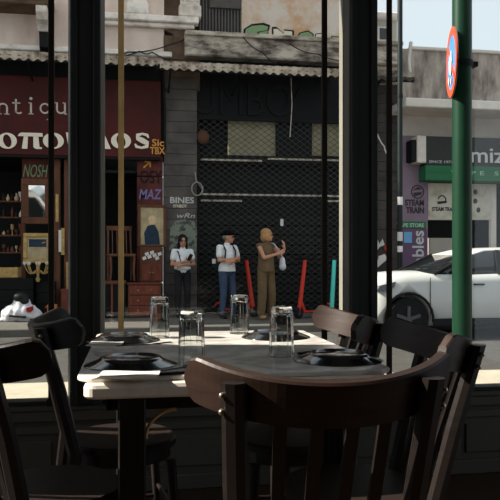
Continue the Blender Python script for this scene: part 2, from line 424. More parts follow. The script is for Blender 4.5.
# ------------------------------------------------------------------ chairs
def make_chair(label):
    t = thing('bistro_chair', label, 'chair', (0,0,0), 0, 'dark wooden chairs around the table')
    RHO = R(16); PHI = R(57); RR = .286
    fw = Vector((0, math.cos(RHO), math.sin(RHO))); up = Vector((0, -math.sin(RHO), math.cos(RHO)))
    C0 = Vector((0, -.275, .795))
    def arcp(ph, rad=RR): return C0+Vector((1,0,0))*(rad*math.sin(ph))+fw*(RR-rad*math.cos(ph))
    # curved top rail, rounded at its tips
    mb = MB(); N = 40; vs = []; fs = []
    for k in range(N+1):
        u = -1+2*k/N; ph = PHI*u
        e = max(0, (abs(u)-.86)/.14); hh = .041*math.sqrt(max(.02, 1-e**2.4)) if e > 0 else .041
        hh += .003*abs(u)**3
        for (rad, z) in ((RR+.011, -hh), (RR+.011, hh-.004), (RR+.007, hh), (RR-.007, hh), (RR-.011, hh-.004), (RR-.011, -hh)):
            vs.append(arcp(ph, rad)+up*z)
    for k in range(N):
        for i in range(6):
            j = (i+1) % 6; fs.append((k*6+i, k*6+j, (k+1)*6+j, (k+1)*6+i))
    fs.append(tuple(range(6))[::-1]); fs.append(tuple(range(N*6, N*6+6)))
    mb.add(vs, fs, False); rl = obj('top_rail', mb, 'chair_rail', t, local=True)
    # seat: rounded, dished plywood on an apron
    prof = []
    for k in range(36):
        a = 2*math.pi*k/36; c, s = math.cos(a), math.sin(a); p = 2.25
        rr = .173/((abs(c)**p+abs(s)**p)**(1/p)); prof.append((rr*c, rr*s))
    sv = []; rings = [(1, .435), (1.0, .452), (.96, .459), (.6, .455), (.2, .452)]
    for (k_, z) in rings: sv += [(x*k_, y*k_, z) for (x, y) in prof]
    sf = []
    for k in range(len(rings)-1):
        for i in range(36): j = (i+1) % 36; sf.append((k*36+i, k*36+j, (k+1)*36+j, (k+1)*36+i))
    sf.append(tuple(range(36))[::-1]); sf.append(tuple(range(4*36, 5*36)))
    obj('seat', MB().add(sv, sf), 'seat_ply', t, local=True)
    obj('apron', MB().prism([(x*.9, y*.9) for x, y in prof], .395, .435), 'chair_dark', t, local=True)
    for s in (-1, 1):
        ph = s*R(33)
        top = arcp(ph, RR+.030)+up*.033
        mid = Vector((s*.150, -.165, .45)); foot = Vector((s*.168, -.235, 0))
        pm = MB(); P = [foot, foot.lerp(mid, .5)+Vector((0,.008,0)), mid, mid.lerp(top, .5)+Vector((s*.002, .004, 0)), top]
        rs = [.014, .018, .0215, .021, .0195]
        vs = []; fs = []
        tw = Vector((math.cos(ph*.8), math.sin(ph*.8), 0)); tn = Vector((-math.sin(ph*.8), math.cos(ph*.8), 0))
        for p, r_ in zip(P, rs):
            for i in range(8):
                a = 2*math.pi*(i+.5)/8; vs.append(p+tw*(r_*1.08*math.cos(a))+tn*(r_*math.sin(a)))
        for k in range(4):
            for i in range(8): j = (i+1) % 8; fs.append((k*8+i, k*8+j, (k+1)*8+j, (k+1)*8+i))
        fs.append(tuple(range(8))[::-1]); fs.append(tuple(range(32, 40)))
        pm.add(vs, fs); post = obj('back_post', pm, 'chair_dark', t, local=True)
        nrm = (Vector((math.sin(ph), 0, 0))-fw*math.cos(ph)).normalized(); side = Vector((s,0,0))
        for dz in (-.02, -.05):
            c = top+up*dz+(side*.75+nrm*.45).normalized()*.0205
            obj('bolt', MB().ell(c, (.006,.006,.006), 8, 6), 'bolt_metal', post, local=True)
        # front leg and side stretcher
        obj('front_leg', MB().tube([(s*.150, .158, 0), (s*.132, .132, .40)], [.011, .017], 10), 'chair_dark', t, local=True)
        obj('stretcher', MB().tube([(s*.162, -.2, .2), (s*.141, .145, .2)], .008, 8), 'chair_dark', t, local=True)
    obj('stretcher', MB().tube([(-.14, .147, .24), (.14, .147, .24)], .008, 8), 'chair_dark', t, local=True)
    for x in (-.092, -.031, .031, .092):
        ph = math.asin(x/RR); a = arcp(ph)-up*.038; b = Vector((x*.9, -.155, .44))
        m_ = a.lerp(b, .5)+Vector((0,.006,0))
        obj('slat', MB().bar(b, m_, .022, .010, up=(0,1,0)).bar(m_, a, .022, .010, up=(0,1,0)), 'chair_dark', t, local=True)
    return t
ch = make_chair('dark wooden chair with its back to the viewer at the near end of the table')
ch.location = (.345, 1.40, 0); ch.rotation_euler = (0,0,R(-2))
dup(ch, (.555, 1.735, 0), R(86), 'dark wooden chair on the right of the table, next to the near one')
dup(ch, (.505, 2.26, 0), R(90), 'dark wooden chair on the right of the table, nearest the window')
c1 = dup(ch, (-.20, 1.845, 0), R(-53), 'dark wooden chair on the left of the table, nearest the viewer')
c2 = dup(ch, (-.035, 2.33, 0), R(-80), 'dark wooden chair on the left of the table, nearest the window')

for q in (c1, c2):          # left rails take the darker colour in place of shade on them
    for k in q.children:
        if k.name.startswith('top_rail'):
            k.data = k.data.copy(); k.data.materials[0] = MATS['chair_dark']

# ------------------------------------------------------------------ table setting
def onT(px, py): return onZ(px, py, TZ)
plate_prof = [(.001,.017),(.070,.017),(.076,.0225),(.080,.0225),(.083,.019),(.090,.0145),(.122,.003),(.127,.0),(.124,.0),(.09,.011),(.07,.013),(.001,.013)]
pl = None
for (px, py, lab) in ((131, 364.5, 'upturned black plate beside the napkin at the near left place'), (124, 340.5, 'upturned black plate at the far left place'),
                      (338, 360, 'upturned black plate at the near right place, beside the chairs'), (276, 337, 'upturned black plate at the far right place, behind the glasses')):
    c = onT(px, py)
    if pl is None:
        pl = obj('dinner_plate', MB().lathe(plate_prof, 48), 'plate_black', None, local=True, loc=c); o = pl
    else:
        o = pl.copy(); COL.objects.link(o); o.location = c
    tag(o, lab, 'plate', 'upturned black plates on the marble table')
gl = None
gprof = [(.0365,0),(.0372,.004),(.0352,.07),(.0335,.138),(.0315,.1455),(.029,.147),(.0005,.1455),(.0005,.128),(.026,.126),(.0295,.118),(.0322,.06),(.0345,.0)]
for (px, py, lab) in ((191.5, 364.5, 'upturned glass tumbler nearest the front edge of the table'), (159.5, 337.5, 'upturned glass tumbler beside the far left plate'),
                      (239.5, 333.5, 'upturned glass tumbler at the far edge between the two far plates'), (281.5, 356.5, 'upturned glass tumbler left of the near right plate')):
    c = onT(px, py)
    if gl is None:
        gl = obj('glass_tumbler', MB().lathe(gprof+[gprof[0]], 12, smooth=False, close=False), 'tumbler_glass', None, local=True, loc=c); o = gl
    else:
        o = gl.copy(); COL.objects.link(o); o.location = c
    o.rotation_euler = (0,0,R(px*7 % 30))
    tag(o, lab, 'glass', 'upturned glass tumblers on the table')
def fork(loc, rz, lab):
    mb = MB(); L = .19
    mb.bar((0,-.09,.004), (0,.03,.003), .009, .003, up=(0,0,1), w2=.006); mb.bar((0,.03,.003), (0,.055,.004), .006, .003, w2=.024)
    for i in range(4): mb.bar((-.0095+.0063*i,.055,.004), (-.0095+.0063*i,.10,.006), .0035, .002)
    o = obj('fork', mb, 'cutlery', None, loc=Vector(loc), local=True); o.rotation_euler = (0,0,rz); tag(o, lab, 'fork')
def knife(loc, rz, lab):
    mb = MB().bar((0,-.1,.004), (0,.0,.004), .012, .006, w2=.014).prism([(-.007,0),(.007,0),(.009,.05),(.006,.095),(0,.108),(-.007,.1)], .003, .005)
    o = obj('table_knife', mb, 'cutlery', None, loc=Vector(loc), local=True); o.rotation_euler = (0,0,rz); tag(o, lab, 'knife')
fork(onT(174, 370), R(-50), 'dark metal fork between the near left plate and the tumbler')
knife(onT(196, 373), R(-75), 'dark metal knife in front of the nearest tumbler')
fork(onT(143, 345.5), R(-72), 'dark metal fork in front of the far left plate')
knife(onT(322, 352), R(-60), 'dark metal knife behind the near right plate')
def napkin(c, w, d, rz, lab):
    mb = MB(); n = 10
    for lay, (k, z) in enumerate(((1, .001), (.985, .0045), (.97, .008))):
        vs = []
        for j in range(5):
            for i in range(n+1):
                u, v = i/n-.5, j/4-.5
                vs.append((u*w*k+.004*lay, v*d*k, z+.0012*math.sin(5*u+3*v+lay)+.0012))
        m_ = len(vs); vs += [(x, y, z_-.0026) for (x, y, z_) in vs]; fs = []
        for j in range(4):
            for i in range(n):
                a = j*(n+1)+i; fs.append((a, a+1, a+n+2, a+n+1)); fs.append((m_+a+n+1, m_+a+n+2, m_+a+1, m_+a))
        bd = [i for i in range(n+1)]+[j*(n+1)+n for j in range(1, 5)]+[4*(n+1)+i for i in range(n-1, -1, -1)]+[j*(n+1) for j in range(3, 0, -1)]
        for q in range(len(bd)): a, b = bd[q], bd[(q+1) % len(bd)]; fs.append((b, a, m_+a, m_+b))
        mb.add(vs, fs)
    o = obj('folded_napkin', mb, 'napkin', None, loc=c, local=True); o.rotation_euler = (0,0,rz); tag(o, lab, 'napkin')
napkin(onT(127, 376.5), .145, .06, R(-6), 'folded white paper napkin on the front edge of the table')
napkin(onT(104, 345.2), .11, .05, R(-8), 'folded white paper napkin by the far left plate')

# ================================================================== the street
mat('asphalt', (72,69,66), 0.9, var=0.2, scale=6, bump=0.15)
mat('pavement', (96,91,85), 0.85, var=0.16, scale=5, bump=0.1)
mat('kerb_stone', (98,94,88), 0.85, var=0.12, scale=8)
mat('plaster_pink', (236,212,196), 0.9, col2=(198,174,158), scale=1.6, stretch=(1,1,.5))
mat('plaster_light', (236,222,208), 0.9, col2=(176,158,144), scale=3.0, sharp=(.3,.55))
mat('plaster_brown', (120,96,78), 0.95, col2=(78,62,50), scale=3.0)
mat('peeling_wall', (196,152,112), 0.95, col2=(208,192,178), scale=1.5, sharp=(.42,.6), bump=.1)
mat('stained_concrete', (196,180,162), 0.95, col2=(84,72,62), scale=2.2, sharp=(.36,.58), stretch=(1,1,2.5))
mat('awning_pale', (190,172,152), 0.85, col2=(104,88,74), scale=4, sharp=(.36,.56))
mat('awning_roof', (70,64,58), 0.8, var=.2, scale=2)
mat('black_paint', (17,16,16), 0.6, var=.25, scale=2)
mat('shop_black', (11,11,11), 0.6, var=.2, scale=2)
mat('sign_red', (84,32,28), 0.7, col2=(58,25,22), scale=1.2)
mat('board_red', (104,50,42), 0.7, col2=(66,34,30), scale=2.5)
mat('letter_grey', (196,184,168), 0.6)
mat('letter_cream', (232,218,196), 0.6)
mat('pillar_grey', (98,90,84), 0.85, col2=(70,65,61), scale=2.0)
mat('corrugated', (92,86,82), 0.6, .3, var=.2, scale=2)
mat('spray_green', (124,146,104), 0.8); mat('spray_black', (26,24,24), 0.8); mat('spray_cream', (214,200,176), 0.8)
mat('spray_orange', (206,142,70), 0.8); mat('spray_violet', (120,108,150), 0.8); mat('spray_white', (190,186,180), 0.8)
mat('old_wood', (96,60,42), 0.6, var=.35, scale=6, stretch=(1,1,.2))
mat('red_wood', (112,58,44), 0.5, var=.35, scale=5, stretch=(4,1,1))
mat('gilt', (176,144,90), 0.5, .3, var=.3, scale=14)
mat('mirror', (240,240,240), 0.03, 1.0)
mat('paint_tan', (170,150,116), 0.7, var=.3, scale=5); mat('paint_blue', (36,52,66), 0.7, var=.3, scale=6); mat('paint_cream', (206,176,140), 0.7, var=.2, scale=8)
mat('cable', (30,27,26), 0.7)
mat('mesh_steel', (72,70,66), 0.6, .3)
mat('stripe_white', (200,186,168), 0.7, col2=(110,100,92), scale=9, sharp=(.35,.5))
mat('transom_cream', (150,140,112), 0.6, var=.15, scale=3)
mat('concrete_wall', (178,164,150), 0.95, col2=(96,84,76), scale=1.6, stretch=(2.2,1,.7), sharp=(.34,.6))
mat('concrete_pale', (206,194,182), 0.9, var=.12, scale=3)
mat('wall_beige', (176,164,152), 0.9, var=.12, scale=2)
mat('purple_wall', (128,108,120), 0.8, var=.1, scale=3)
mat('purple_deep', (100,76,98), 0.7, var=.08, scale=3)
mat('sign_charcoal', (52,52,50), 0.6, var=.1, scale=3); mat('letter_silver', (190,187,182), 0.5)
mat('vape_green', (44,100,66), 0.6, var=.06, scale=3); mat('letter_mint', (160,186,160), 0.6)
mat('poster_pale', (200,190,172), 0.7, col2=(150,140,120), scale=2.5, sharp=(.3,.5)); mat('poster_ink', (60,52,54), 0.8)
mat('paper_white', (214,206,200), 0.8, var=.08, scale=9); mat('sticker_blue', (110,160,200), 0.7); mat('sticker_red', (170,50,46), 0.7)
mat('pole_green', (20,54,37), 0.4, var=.1, scale=4); mat('pole_dark', (26,34,33), 0.5, var=.2, scale=6)
mat('sign_blue', (76,132,190), 0.5, var=.12, scale=10); mat('sign_redrim', (214,78,52), 0.5, var=.1, scale=10); mat('sign_back', (120,120,118), 0.4, .6)
mat('car_white', (192,190,185), 0.28, coat=.6); mat('car_glass', (26,28,30), 0.08, spec=.7); mat('car_black', (20,20,21), 0.5)
mat('tyre', (26,26,27), 0.85, var=.15, scale=30); mat('rim_grey', (84,84,86), 0.4, .4); mat('lamp_clear', (70,74,78), 0.15, spec=.7)
mat('bag_plastic', (206,204,206), 0.5, var=.1, scale=8); mat('bag_dark', (30,29,28), 0.5); mat('bag_red', (150,36,40), 0.5)

FY = 14.2; GZ = -.12; RZ = -.25
struct('sidewalk_near', MB().box(-30, 30, WY+.22, 5.1, -.5, GZ), 'pavement')
struct('kerb_near', MB().bbox(-30, 30, 5.1, 5.28, -.5, GZ+.005, .02), 'kerb_stone')
struct('road', MB().box(-40, 40, 5.28, 11.85, -.5, RZ), 'asphalt')
struct('kerb_far', MB().bbox(-30, 30, 11.85, 12.03, -.5, GZ+.005, .02), 'kerb_stone')
struct('sidewalk_far', MB().box(-30, 30, 12.03, FY+3, -.5, GZ), 'pavement')

def rect(mb, x0, y0, x1, y1, Y, d, b=.006):
    a = FR(x0, y0, x1, y1, Y); return mb.bbox(a[0], a[1], Y, Y+d, a[2], a[3], b)
def Z_(px, py, Y=FY): return ZY(px, py, Y)
def X_(px, Y=FY): return XY(px, Y)

# ------------------------------------------------------------------ antique shop building
ax1 = X_(164)
A = thing('shop_building', 'pink plastered old building above the red antiques sign', 'building', (-2.5, FY, GZ))
zA = Z_(120, 57)
obj('upper_wall', MB().box(-8, ax1, FY, FY+.4, zA-.1, 10), 'plaster_pink', A)
zl = Z_(150, 24)
obj('cornice', MB().bbox(X_(76), X_(198), FY-.2, FY+.05, zl, zl+.13, .02).bbox(X_(76), X_(194), FY-.12, FY+.05, zl-.09, zl, .02), 'plaster_light', A)
zb = Z_(20, 8)
obj('balcony_slab', MB().bbox(-8, X_(56), FY-.75, FY+.05, zb, zb+.16, .02), 'plaster_light', A)
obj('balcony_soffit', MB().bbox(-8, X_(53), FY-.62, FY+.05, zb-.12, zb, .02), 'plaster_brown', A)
for px in (42,):
    a, b = X_(px-5, FY-.4), X_(px+6, FY-.4)
    br = obj('bracket', MB().prism([(FY, zb-.12), (FY-.58, zb-.12), (FY-.58, zb-.24), (FY-.5, zb-.36), (FY-.38, zb-.42), (FY-.3, zb-.52), (FY, zb-.52)], a, b, 'x'), 'plaster_light', A)
    obj('bracket_foot', MB().prism([(FY, zb-.52), (FY-.26, zb-.52), (FY-.22, zb-.8), (FY-.1, zb-.86), (FY, zb-.88)], a+.02, b-.02, 'x'), 'black_paint', A)
for (a, b, c) in ((128, 147, 16), (180, 199, 28)):
    x0, x1 = X_(a), X_(b); z1 = Z_(a, c)
    p = obj('pilaster_base', MB().bbox(x0-.03, x1+.03, FY-.2, FY+.05, zl+.13, zl+.13+.24, .025).bbox(x0, x1, FY-.15, FY+.05, zl+.37, zl+3, .015), 'plaster_light', A)
    for k in range(4):
        xx = x0+(k+.5)*(x1-x0)/4; obj('flute', MB().bbox(xx-.022, xx+.022, FY-.168, FY-.14, zl+.45, zl+3, .006), 'plaster_light', p)
obj('string_course', MB().bbox(-8, X_(172), FY-.1, FY+.05, zA+.02, zA+.13, .02), 'plaster_light', A)
obj('broken_corner', MB().prism([(X_(164), zl-.1), (X_(198), zl-.1), (X_(198), zA), (X_(168), zA), (X_(174), zA+.25), (X_(173), zA+.5)], FY-.03, FY+.3, 'y'), 'plaster_brown', A)
zs1, zs0 = Z_(60, 79), Z_(60, 157)
obj('fascia', MB().box(-8, ax1, FY, FY+.4, zs0, zA-.1), 'black_paint', A)
# lower shop front: side pier, painted boards, dark room behind
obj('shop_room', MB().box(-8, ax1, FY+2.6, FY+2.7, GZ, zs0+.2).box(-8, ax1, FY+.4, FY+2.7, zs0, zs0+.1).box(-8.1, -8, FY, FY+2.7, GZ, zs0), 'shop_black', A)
zt = Z_(150, 156)
for i, (a, b) in enumerate(((156, 176), (177, 212), (213, 246), (247, 282), (283, 314))):
    obj('painted_board', rect(MB(), 137, a, 163, b, FY-.02, .3, .012), 'board_red', A)
obj('sign_board_pier', rect(MB(), 22, 156, 54, 179, FY+.1, .06), 'board_red', A)
for (a, b) in ((54, 60), (64, 71), (99, 103)):
    obj('door_post', rect(MB(), a, 156, b, 317, FY+.02, .12, .01), 'old_wood', A)
obj('door_post', rect(MB(), 21, 179, 25, 317, FY+.2, .1), 'old_wood', A)
obj('transom_bar', rect(MB(), 103, 170, 137, 173, FY+.05, .08), 'black_paint', A)
# graffiti
def tagtext(name, s, x0, x1, y, px_h, m, parent, Y, bold=.004, shear=.0):
    a = X_(x0, Y); b = X_(x1, Y); h = Z_(x0, y-px_h, Y)-Z_(x0, y, Y)
    return text(name, s, a, Y, Z_((x0+x1)/2, y, Y), h/.72, m, parent, .004, b-a, bold=bold, shear=shear)
tagtext('graffiti', 'NOSH', 23, 48, 177, 13, 'spray_green', A, FY+.095, .0, .3)
tagtext('graffiti', 'Sic', 152, 164, 146, 7, 'spray_orange', A, FY-.17, .004)
tagtext('graffiti', 'TBX', 150, 165, 154, 7, 'spray_orange', A, FY-.17, .004)
tagtext('graffiti', '\u2197', 143, 151, 168, 9, 'spray_orange', A, FY-.03, .004)
tagtext('graffiti', 'OSY', 140, 162, 183, 13, 'spray_black', A, FY-.03, .002)
tagtext('graffiti', 'MAZ', 139, 162, 199, 10, 'spray_violet', A, FY-.03, .006, .2)

# ------------------------------------------------------------------ red antiques sign
SY = FY-.16
sg = thing('shop_sign', 'wide dark red antiques signboard with cream lettering', 'sign', ((X_(40)), SY, zs0))
obj('board', MB().bbox(-5.2, X_(161, SY), SY, SY+.14, zs0, zs1, .015), 'sign_red', sg)
obj('bottom_trim', MB().bbox(-5.2, X_(161, SY), SY-.02, SY+.14, zs0-.05, zs0, .01), 'shop_black', sg)
zb_ = Z_(30, 114, SY); hA = Z_(30, 99, SY)-zb_
def serif(ch, pc, base=114):
    """thin serif letters of the upper line, drawn at their own spot on the board"""
    x = X_(pc, SY); z = Z_(pc, base, SY)
    h = Z_(pc, base-11, SY)-z; w = .035; y0, y1 = SY-.012, SY; mb = MB()
    def st(xa, za, zb2): mb.box(x+xa-w/2, x+xa+w/2, y0, y1, z+za, z+zb2)
    def se(xa, za, l=.05): mb.box(x+xa-l, x+xa+l, y0, y1, z+za-.008, z+za+.008)
    def arc(cx, cz, rx, rz, a0, a1, t=.03):
        n = 14; P = []
        for k in range(n+1):
            a = R(a0+(a1-a0)*k/n); P.append((x+cx+rx*math.cos(a), z+cz+rz*math.sin(a)))
        Q = [(x+cx+(rx-t)*math.cos(R(a0+(a1-a0)*k/n)), z+cz+(rz-t)*math.sin(R(a0+(a1-a0)*k/n))) for k in range(n, -1, -1)]
        for k in range(n): mb.prism([P[k], P[k+1], Q[n-k-1], Q[n-k]], y0, y1, 'y')
    if ch == 'n': st(-.075, 0, h); st(.075, 0, h*.6); arc(0, h*.6, .09, h*.4, 0, 150); se(-.075, 0); se(.075, 0); se(-.09, h, .03)
    if ch == 't': st(0, .03, h*1.35); mb.box(x-.07, x+.08, y0, y1, z+h-.012, z+h+.012); arc(.055, .06, .07, .06, 180, 330)
    if ch == 'i': st(0, 0, h); se(0, 0); se(-.02, h, .03); mb.prism([(x+.03*math.cos(a*.785), z+h*1.4+.03*math.sin(a*.785)) for a in range(8)], y0, y1, 'y')
    if ch == 'q': arc(-.0, h*.5, .1, h*.5, 0, 360); st(.085, -h*.5, h); se(.085, -h*.5)
    if ch == 'u': st(-.075, h*.4, h); st(.075, 0, h); arc(0, h*.4, .09, h*.4, 180, 330); se(-.09, h, .03); se(.06, h, .03); se(.09, 0, .03)
    if ch == 'e': arc(0, h*.5, .095, h*.5, 0, 320); mb.box(x-.08, x+.09, y0, y1, z+h*.5-.01, z+h*.5+.012)
    if ch == 's': arc(0, h*.73, .07, h*.27, 30, 270); arc(0, h*.27, .075, h*.27, -150, 90)
    if ch == 'A': mb.prism([(x-.14, z), (x-.11, z), (x+.02, z+h*1.5), (x-.01, z+h*1.5)], y0, y1, 'y'); mb.prism([(x+.1, z), (x+.15, z), (x+.02, z+h*1.5), (x-.02, z+h*1.5)], y0, y1, 'y'); mb.box(x-.07, x+.08, y0, y1, z+h*.4, z+h*.45); se(-.125, 0); se(.125, 0)
    return obj('letter', mb, 'letter_grey', sg)
for ch_, pc in (('A', -14), ('n', 3), ('t', 16), ('i', 31), ('q', 45), ('u', 61), ('e', 77), ('s', 92)): serif(ch_, pc)
def bigletter(ch, p0, p1, base=149, capx=16):
    x0, x1 = X_(p0, SY), X_(p1, SY); pm = (p0+p1)/2; z = Z_(pm, base, SY); h = Z_(pm, base-capx, SY)-z; w = x1-x0; y0, y1 = SY-.03, SY; mb = MB()
    def ring(cx, cz, rx, rz, ix, iz, a0=0, a1=360, n=24, tilt=0):
        for k in range(n):
            q = []
            for (kk, rX, rZ) in ((k, rx, rz), (k+1, rx, rz), (k+1, ix, iz), (k, ix, iz)):
                a = R(a0+(a1-a0)*kk/n); q.append((cx+rX*math.cos(a)+(tilt*math.sin(a) if rX == ix else 0), cz+rZ*math.sin(a)))
            mb.prism(q, y0, y1, 'y')
    if ch == 'o': ring((x0+x1)/2, z+h/2, w/2, h/2, w*.22, h*.40, tilt=-w*.06)
    if ch == 'p':
        mb.prism([(x0, z+h*.78), (x1, z+h*.78), (x1-.01, z+h), (x0+w*.14, z+h), (x0+w*.05, z+h*.92)], y0, y1, 'y')
        mb.prism([(x0+w*.16, z), (x0+w*.38, z), (x0+w*.40, z+h*.8), (x0+w*.24, z+h*.8)], y0, y1, 'y')
        mb.prism([(x0+w*.62, z+h*.12), (x0+w*.72, z), (x0+w*.95, z), (x0+w*.97, z+h*.1), (x0+w*.86, z+h*.14), (x0+w*.82, z+h*.8), (x0+w*.62, z+h*.8)], y0, y1, 'y')
    if ch == 'u':
        mb.prism([(x0, z+h), (x0+w*.3, z+h), (x0+w*.3, z+h*.3), (x0+w*.1, z+h*.3)], y0, y1, 'y'); ring(x0+w*.5, z+h*.36, w*.4, h*.36, w*.2, h*.28, 180, 360); mb.box(x0+w*.7, x0+w*.9, y0, y1, z+h*.3, z+h)
    if ch == 'l':
        mb.prism([(x1-w*.34, z), (x1, z), (x0+w*.42, z+h*1.45), (x0+w*.12, z+h*1.45)], y0, y1, 'y'); mb.prism([(x0-.05, z), (x0+w*.14, z), (x0+w*.56, z+h*.85), (x0+w*.42, z+h*.95)], y0, y1, 'y')
    if ch == 's':
        K = [(.86,.70,.10), (.80,.86,.16), (.52,.94,.12), (.24,.84,.20), (.26,.66,.26), (.52,.52,.30), (.78,.36,.27), (.78,.16,.20), (.48,.06,.12), (.18,.13,.16), (.12,.30,.10)]
        for k in range(len(K)-1):
            (ax, az, aw), (bx_, bz, bw) = K[k], K[k+1]
            def nr(m):
                p, q = K[max(m-1, 0)], K[min(m+1, len(K)-1)]; d = Vector(((q[0]-p[0])*w, (q[1]-p[1])*h)).normalized(); return Vector((-d.y, d.x))
            na, nb = nr(k)*aw*w*.5, nr(k+1)*bw*w*.5; pa, pb = Vector((x0+ax*w, z+az*h)), Vector((x0+bx_*w, z+bz*h))
            mb.prism([tuple(pa+na), tuple(pb+nb), tuple(pb-nb), tuple(pa-na)], y0, y1, 'y')
    return obj('letter', mb, 'letter_cream', sg)
for ch_, a, b in (('o', -2, 17), ('p', 18, 43), ('o', 43, 64), ('u', 66, 86), ('l', 93, 111), ('o', 111, 131), ('s', 133, 151)): bigletter(ch_, a, b)

# ------------------------------------------------------------------ shuttered shop building
bx0, bx1 = X_(164), X_(399)
B = thing('shop_building', 'old stained building above the black grille shop front', 'building', ((bx0+bx1)/2, FY, GZ))
zc1, zc0 = Z_(260, 40), Z_(260, 62)       # stained ledge
obj('upper_wall', MB().box(X_(242), X_(345), FY+.05, FY+.5, zc1-.05, 10), 'peeling_wall', B)
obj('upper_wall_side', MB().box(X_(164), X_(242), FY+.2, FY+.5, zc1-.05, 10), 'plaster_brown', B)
obj('stained_ledge', MB().bbox(X_(184), X_(398), FY-.25, FY+.3, zc0, zc1, .03).bbox(X_(184), X_(398), FY-.32, FY+.3, zc1-.06, zc1+.03, .015), 'stained_concrete', B)
sh = obj('window_shutter', MB().bbox(X_(199), X_(243), FY+.1, FY+.16, zc1, 8.5, .005), 'black_paint', B)
nrib = 14
for k in range(nrib):
    xx = X_(199)+(k+.5)*(X_(243)-X_(199))/nrib
    obj('shutter_rib', MB().prism([(xx-.026, FY+.1), (xx-.012, FY+.07), (xx+.012, FY+.07), (xx+.026, FY+.1)], zc1+.01, 8.5), 'corrugated', sh)
obj('shutter_box', rect(MB(), 210, -12, 241, 8, FY+.02, .06), 'pillar_grey', B)
# graffiti band above the ledge: blocky letters with black outlines
GYY = FY+.03
def blob(P, parent, m='spray_green'):
    pts = [(X_(p, GYY), Z_(p, q, GYY)) for p, q in P]
    c = (sum(p[0] for p in pts)/len(pts), sum(p[1] for p in pts)/len(pts))
    o = obj('graffiti_outline', MB().prism([(c[0]+(p[0]-c[0])*1.1, c[1]+(p[1]-c[1])*1.22) for p in pts], GYY+.006, GYY+.015, 'y'), 'spray_black', parent)
    obj('graffiti_fill', MB().prism([(c[0]+(p[0]-c[0])*.93, c[1]+(p[1]-c[1])*.85) for p in pts], GYY, GYY+.008, 'y'), m, o)
blob([(244,37),(245,29),(252,25),(263,24),(269,26),(268,30),(258,32),(254,38)], B)
blob([(257,37),(259,32),(268,30),(268,37)], B)
blob([(273,38),(273,28),(277,28),(284,34),(284,30),(293,31),(293,39),(284,39),(277,35),(277,39)], B, 'spray_cream')
blob([(296,39),(300,33),(308,31),(313,34),(313,39)], B, 'spray_green')
blob([(315,39),(316,34),(325,33),(325,39)], B, 'spray_cream')
blob([(331,40),(332,36),(341,37),(341,40)], B, 'spray_green')
# grey pier, laid in courses
def courses(x0, x1, y0, y1, n, Y, d, m, parent, name='stone_course'):
    a, b = X_(x0, Y), X_(x1, Y); mx = (x0+x1)/2; zt_, zb2 = Z_(mx, y0, Y), Z_(mx, y1, Y); hh = (zt_-zb2)/n
    for k in range(n):
        obj(name, MB().bbox(a, b, Y+random.uniform(0,.012), Y+d, zb2+k*hh+.003, zb2+(k+1)*hh-.003, .004), m, parent)
    obj('pier_core', MB().box(a+.01, b-.01, Y+.03, Y+d, zb2, zt_), 'black_paint', parent)
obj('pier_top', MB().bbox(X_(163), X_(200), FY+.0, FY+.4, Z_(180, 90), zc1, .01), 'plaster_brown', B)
courses(164, 197, 78, 317, 22, FY-.05, .4, 'pillar_grey', B)
tagtext('graffiti', 'BINES', 170, 194, 203, 6, 'spray_white', B, FY-.06, .004)
tagtext('graffiti', 'SYNBOY', 173, 187, 207.5, 3, 'spray_cream', B, FY-.06, .002)
tagtext('graffiti', 'wRn', 177, 195, 218, 5, 'spray_white', B, FY-.06, .0, .3)
obj('graffiti_patch', MB().prism([(X_(p), Z_(p, q)) for p, q in ((169,250),(170,228),(176,221),(186,219),(194,222),(197,232),(196,252))], FY-.062, FY-.05, 'y'), mat('scrawl', (120,126,110), .9, col2=(74,72,70), scale=9, sharp=(.45,.52)), B)
# dark shop front behind the grille
obj('shop_back', MB().box(X_(197), X_(376), FY+.5, FY+.6, GZ, zc0), 'shop_black', B)
obj('fascia', MB().bbox(X_(196), X_(376), FY+.05, FY+.5, Z_(260, 119), zc0, .01), 'shop_black', B)
for (a, b) in ((228, 276), (312, 343)):
    obj('transom_pane', rect(MB(), a, 121, b, 156, FY+.30, .03), 'transom_cream', B)  # cream colour stands in for daylight seen through the panes
obj('transom_post', rect(MB(), 276, 118, 312, 160, FY+.25, .1), 'shop_black', B)
obj('transom_rail', rect(MB(), 197, 156, 343, 164, FY+.22, .1), 'shop_black', B)
for k in range(10):
    zz = Z_(250, 215+k*10); obj('shutter_panel', MB().bbox(X_(199), X_(345), FY+.26, FY+.3, zz-.19, zz-.01, .012), 'black_paint', B)
for (a, b, y) in ((201, 262, 160), (268, 343, 159.5), (200, 343, 195), (201, 242, 200.5), (328, 343, 201)):
    obj('painted_rail', rect(MB(), a, y-.8, b, y+1.0, FY+.1, .03, .004), 'stripe_white', B)
t_ = text('ghost_letters', 'JUMBO', X_(181), FY+.03, Z_(220, 114), .98, mat('ghost', (13,13,13), .6), B, .02, X_(292)-X_(181))
# diamond grille
gm = MB(); gx0, gx1, gz0, gz1 = X_(198), X_(346), GZ+.05, Z_(260, 119); cw, chh = .165, .118
sl = chh/cw
def seg(c, s_):
    # line z = c + s_*(x-gx0) clipped to the rectangle
    P = []
    xa, xb = gx0, gx1
    za, zb3 = c, c+s_*(gx1-gx0)
    def cl(x, z): return (x, z)
    if s_ > 0: xa = max(gx0, gx0+(gz0-c)/s_); xb = min(gx1, gx0+(gz1-c)/s_)
    else: xa = max(gx0, gx0+(gz1-c)/s_); xb = min(gx1, gx0+(gz0-c)/s_)
    if xb-xa > .02:
        gm.bar((xa, FY+.06+(.006 if s_ > 0 else 0), c+s_*(xa-gx0)), (xb, FY+.06+(.006 if s_ > 0 else 0), c+s_*(xb-gx0)), .009, .006, up=(0,1,0))
k = gz0-sl*(gx1-gx0)
while k < gz1: seg(k, sl); k += chh
k = gz0
while k < gz1+sl*(gx1-gx0): seg(k, -sl); k += chh
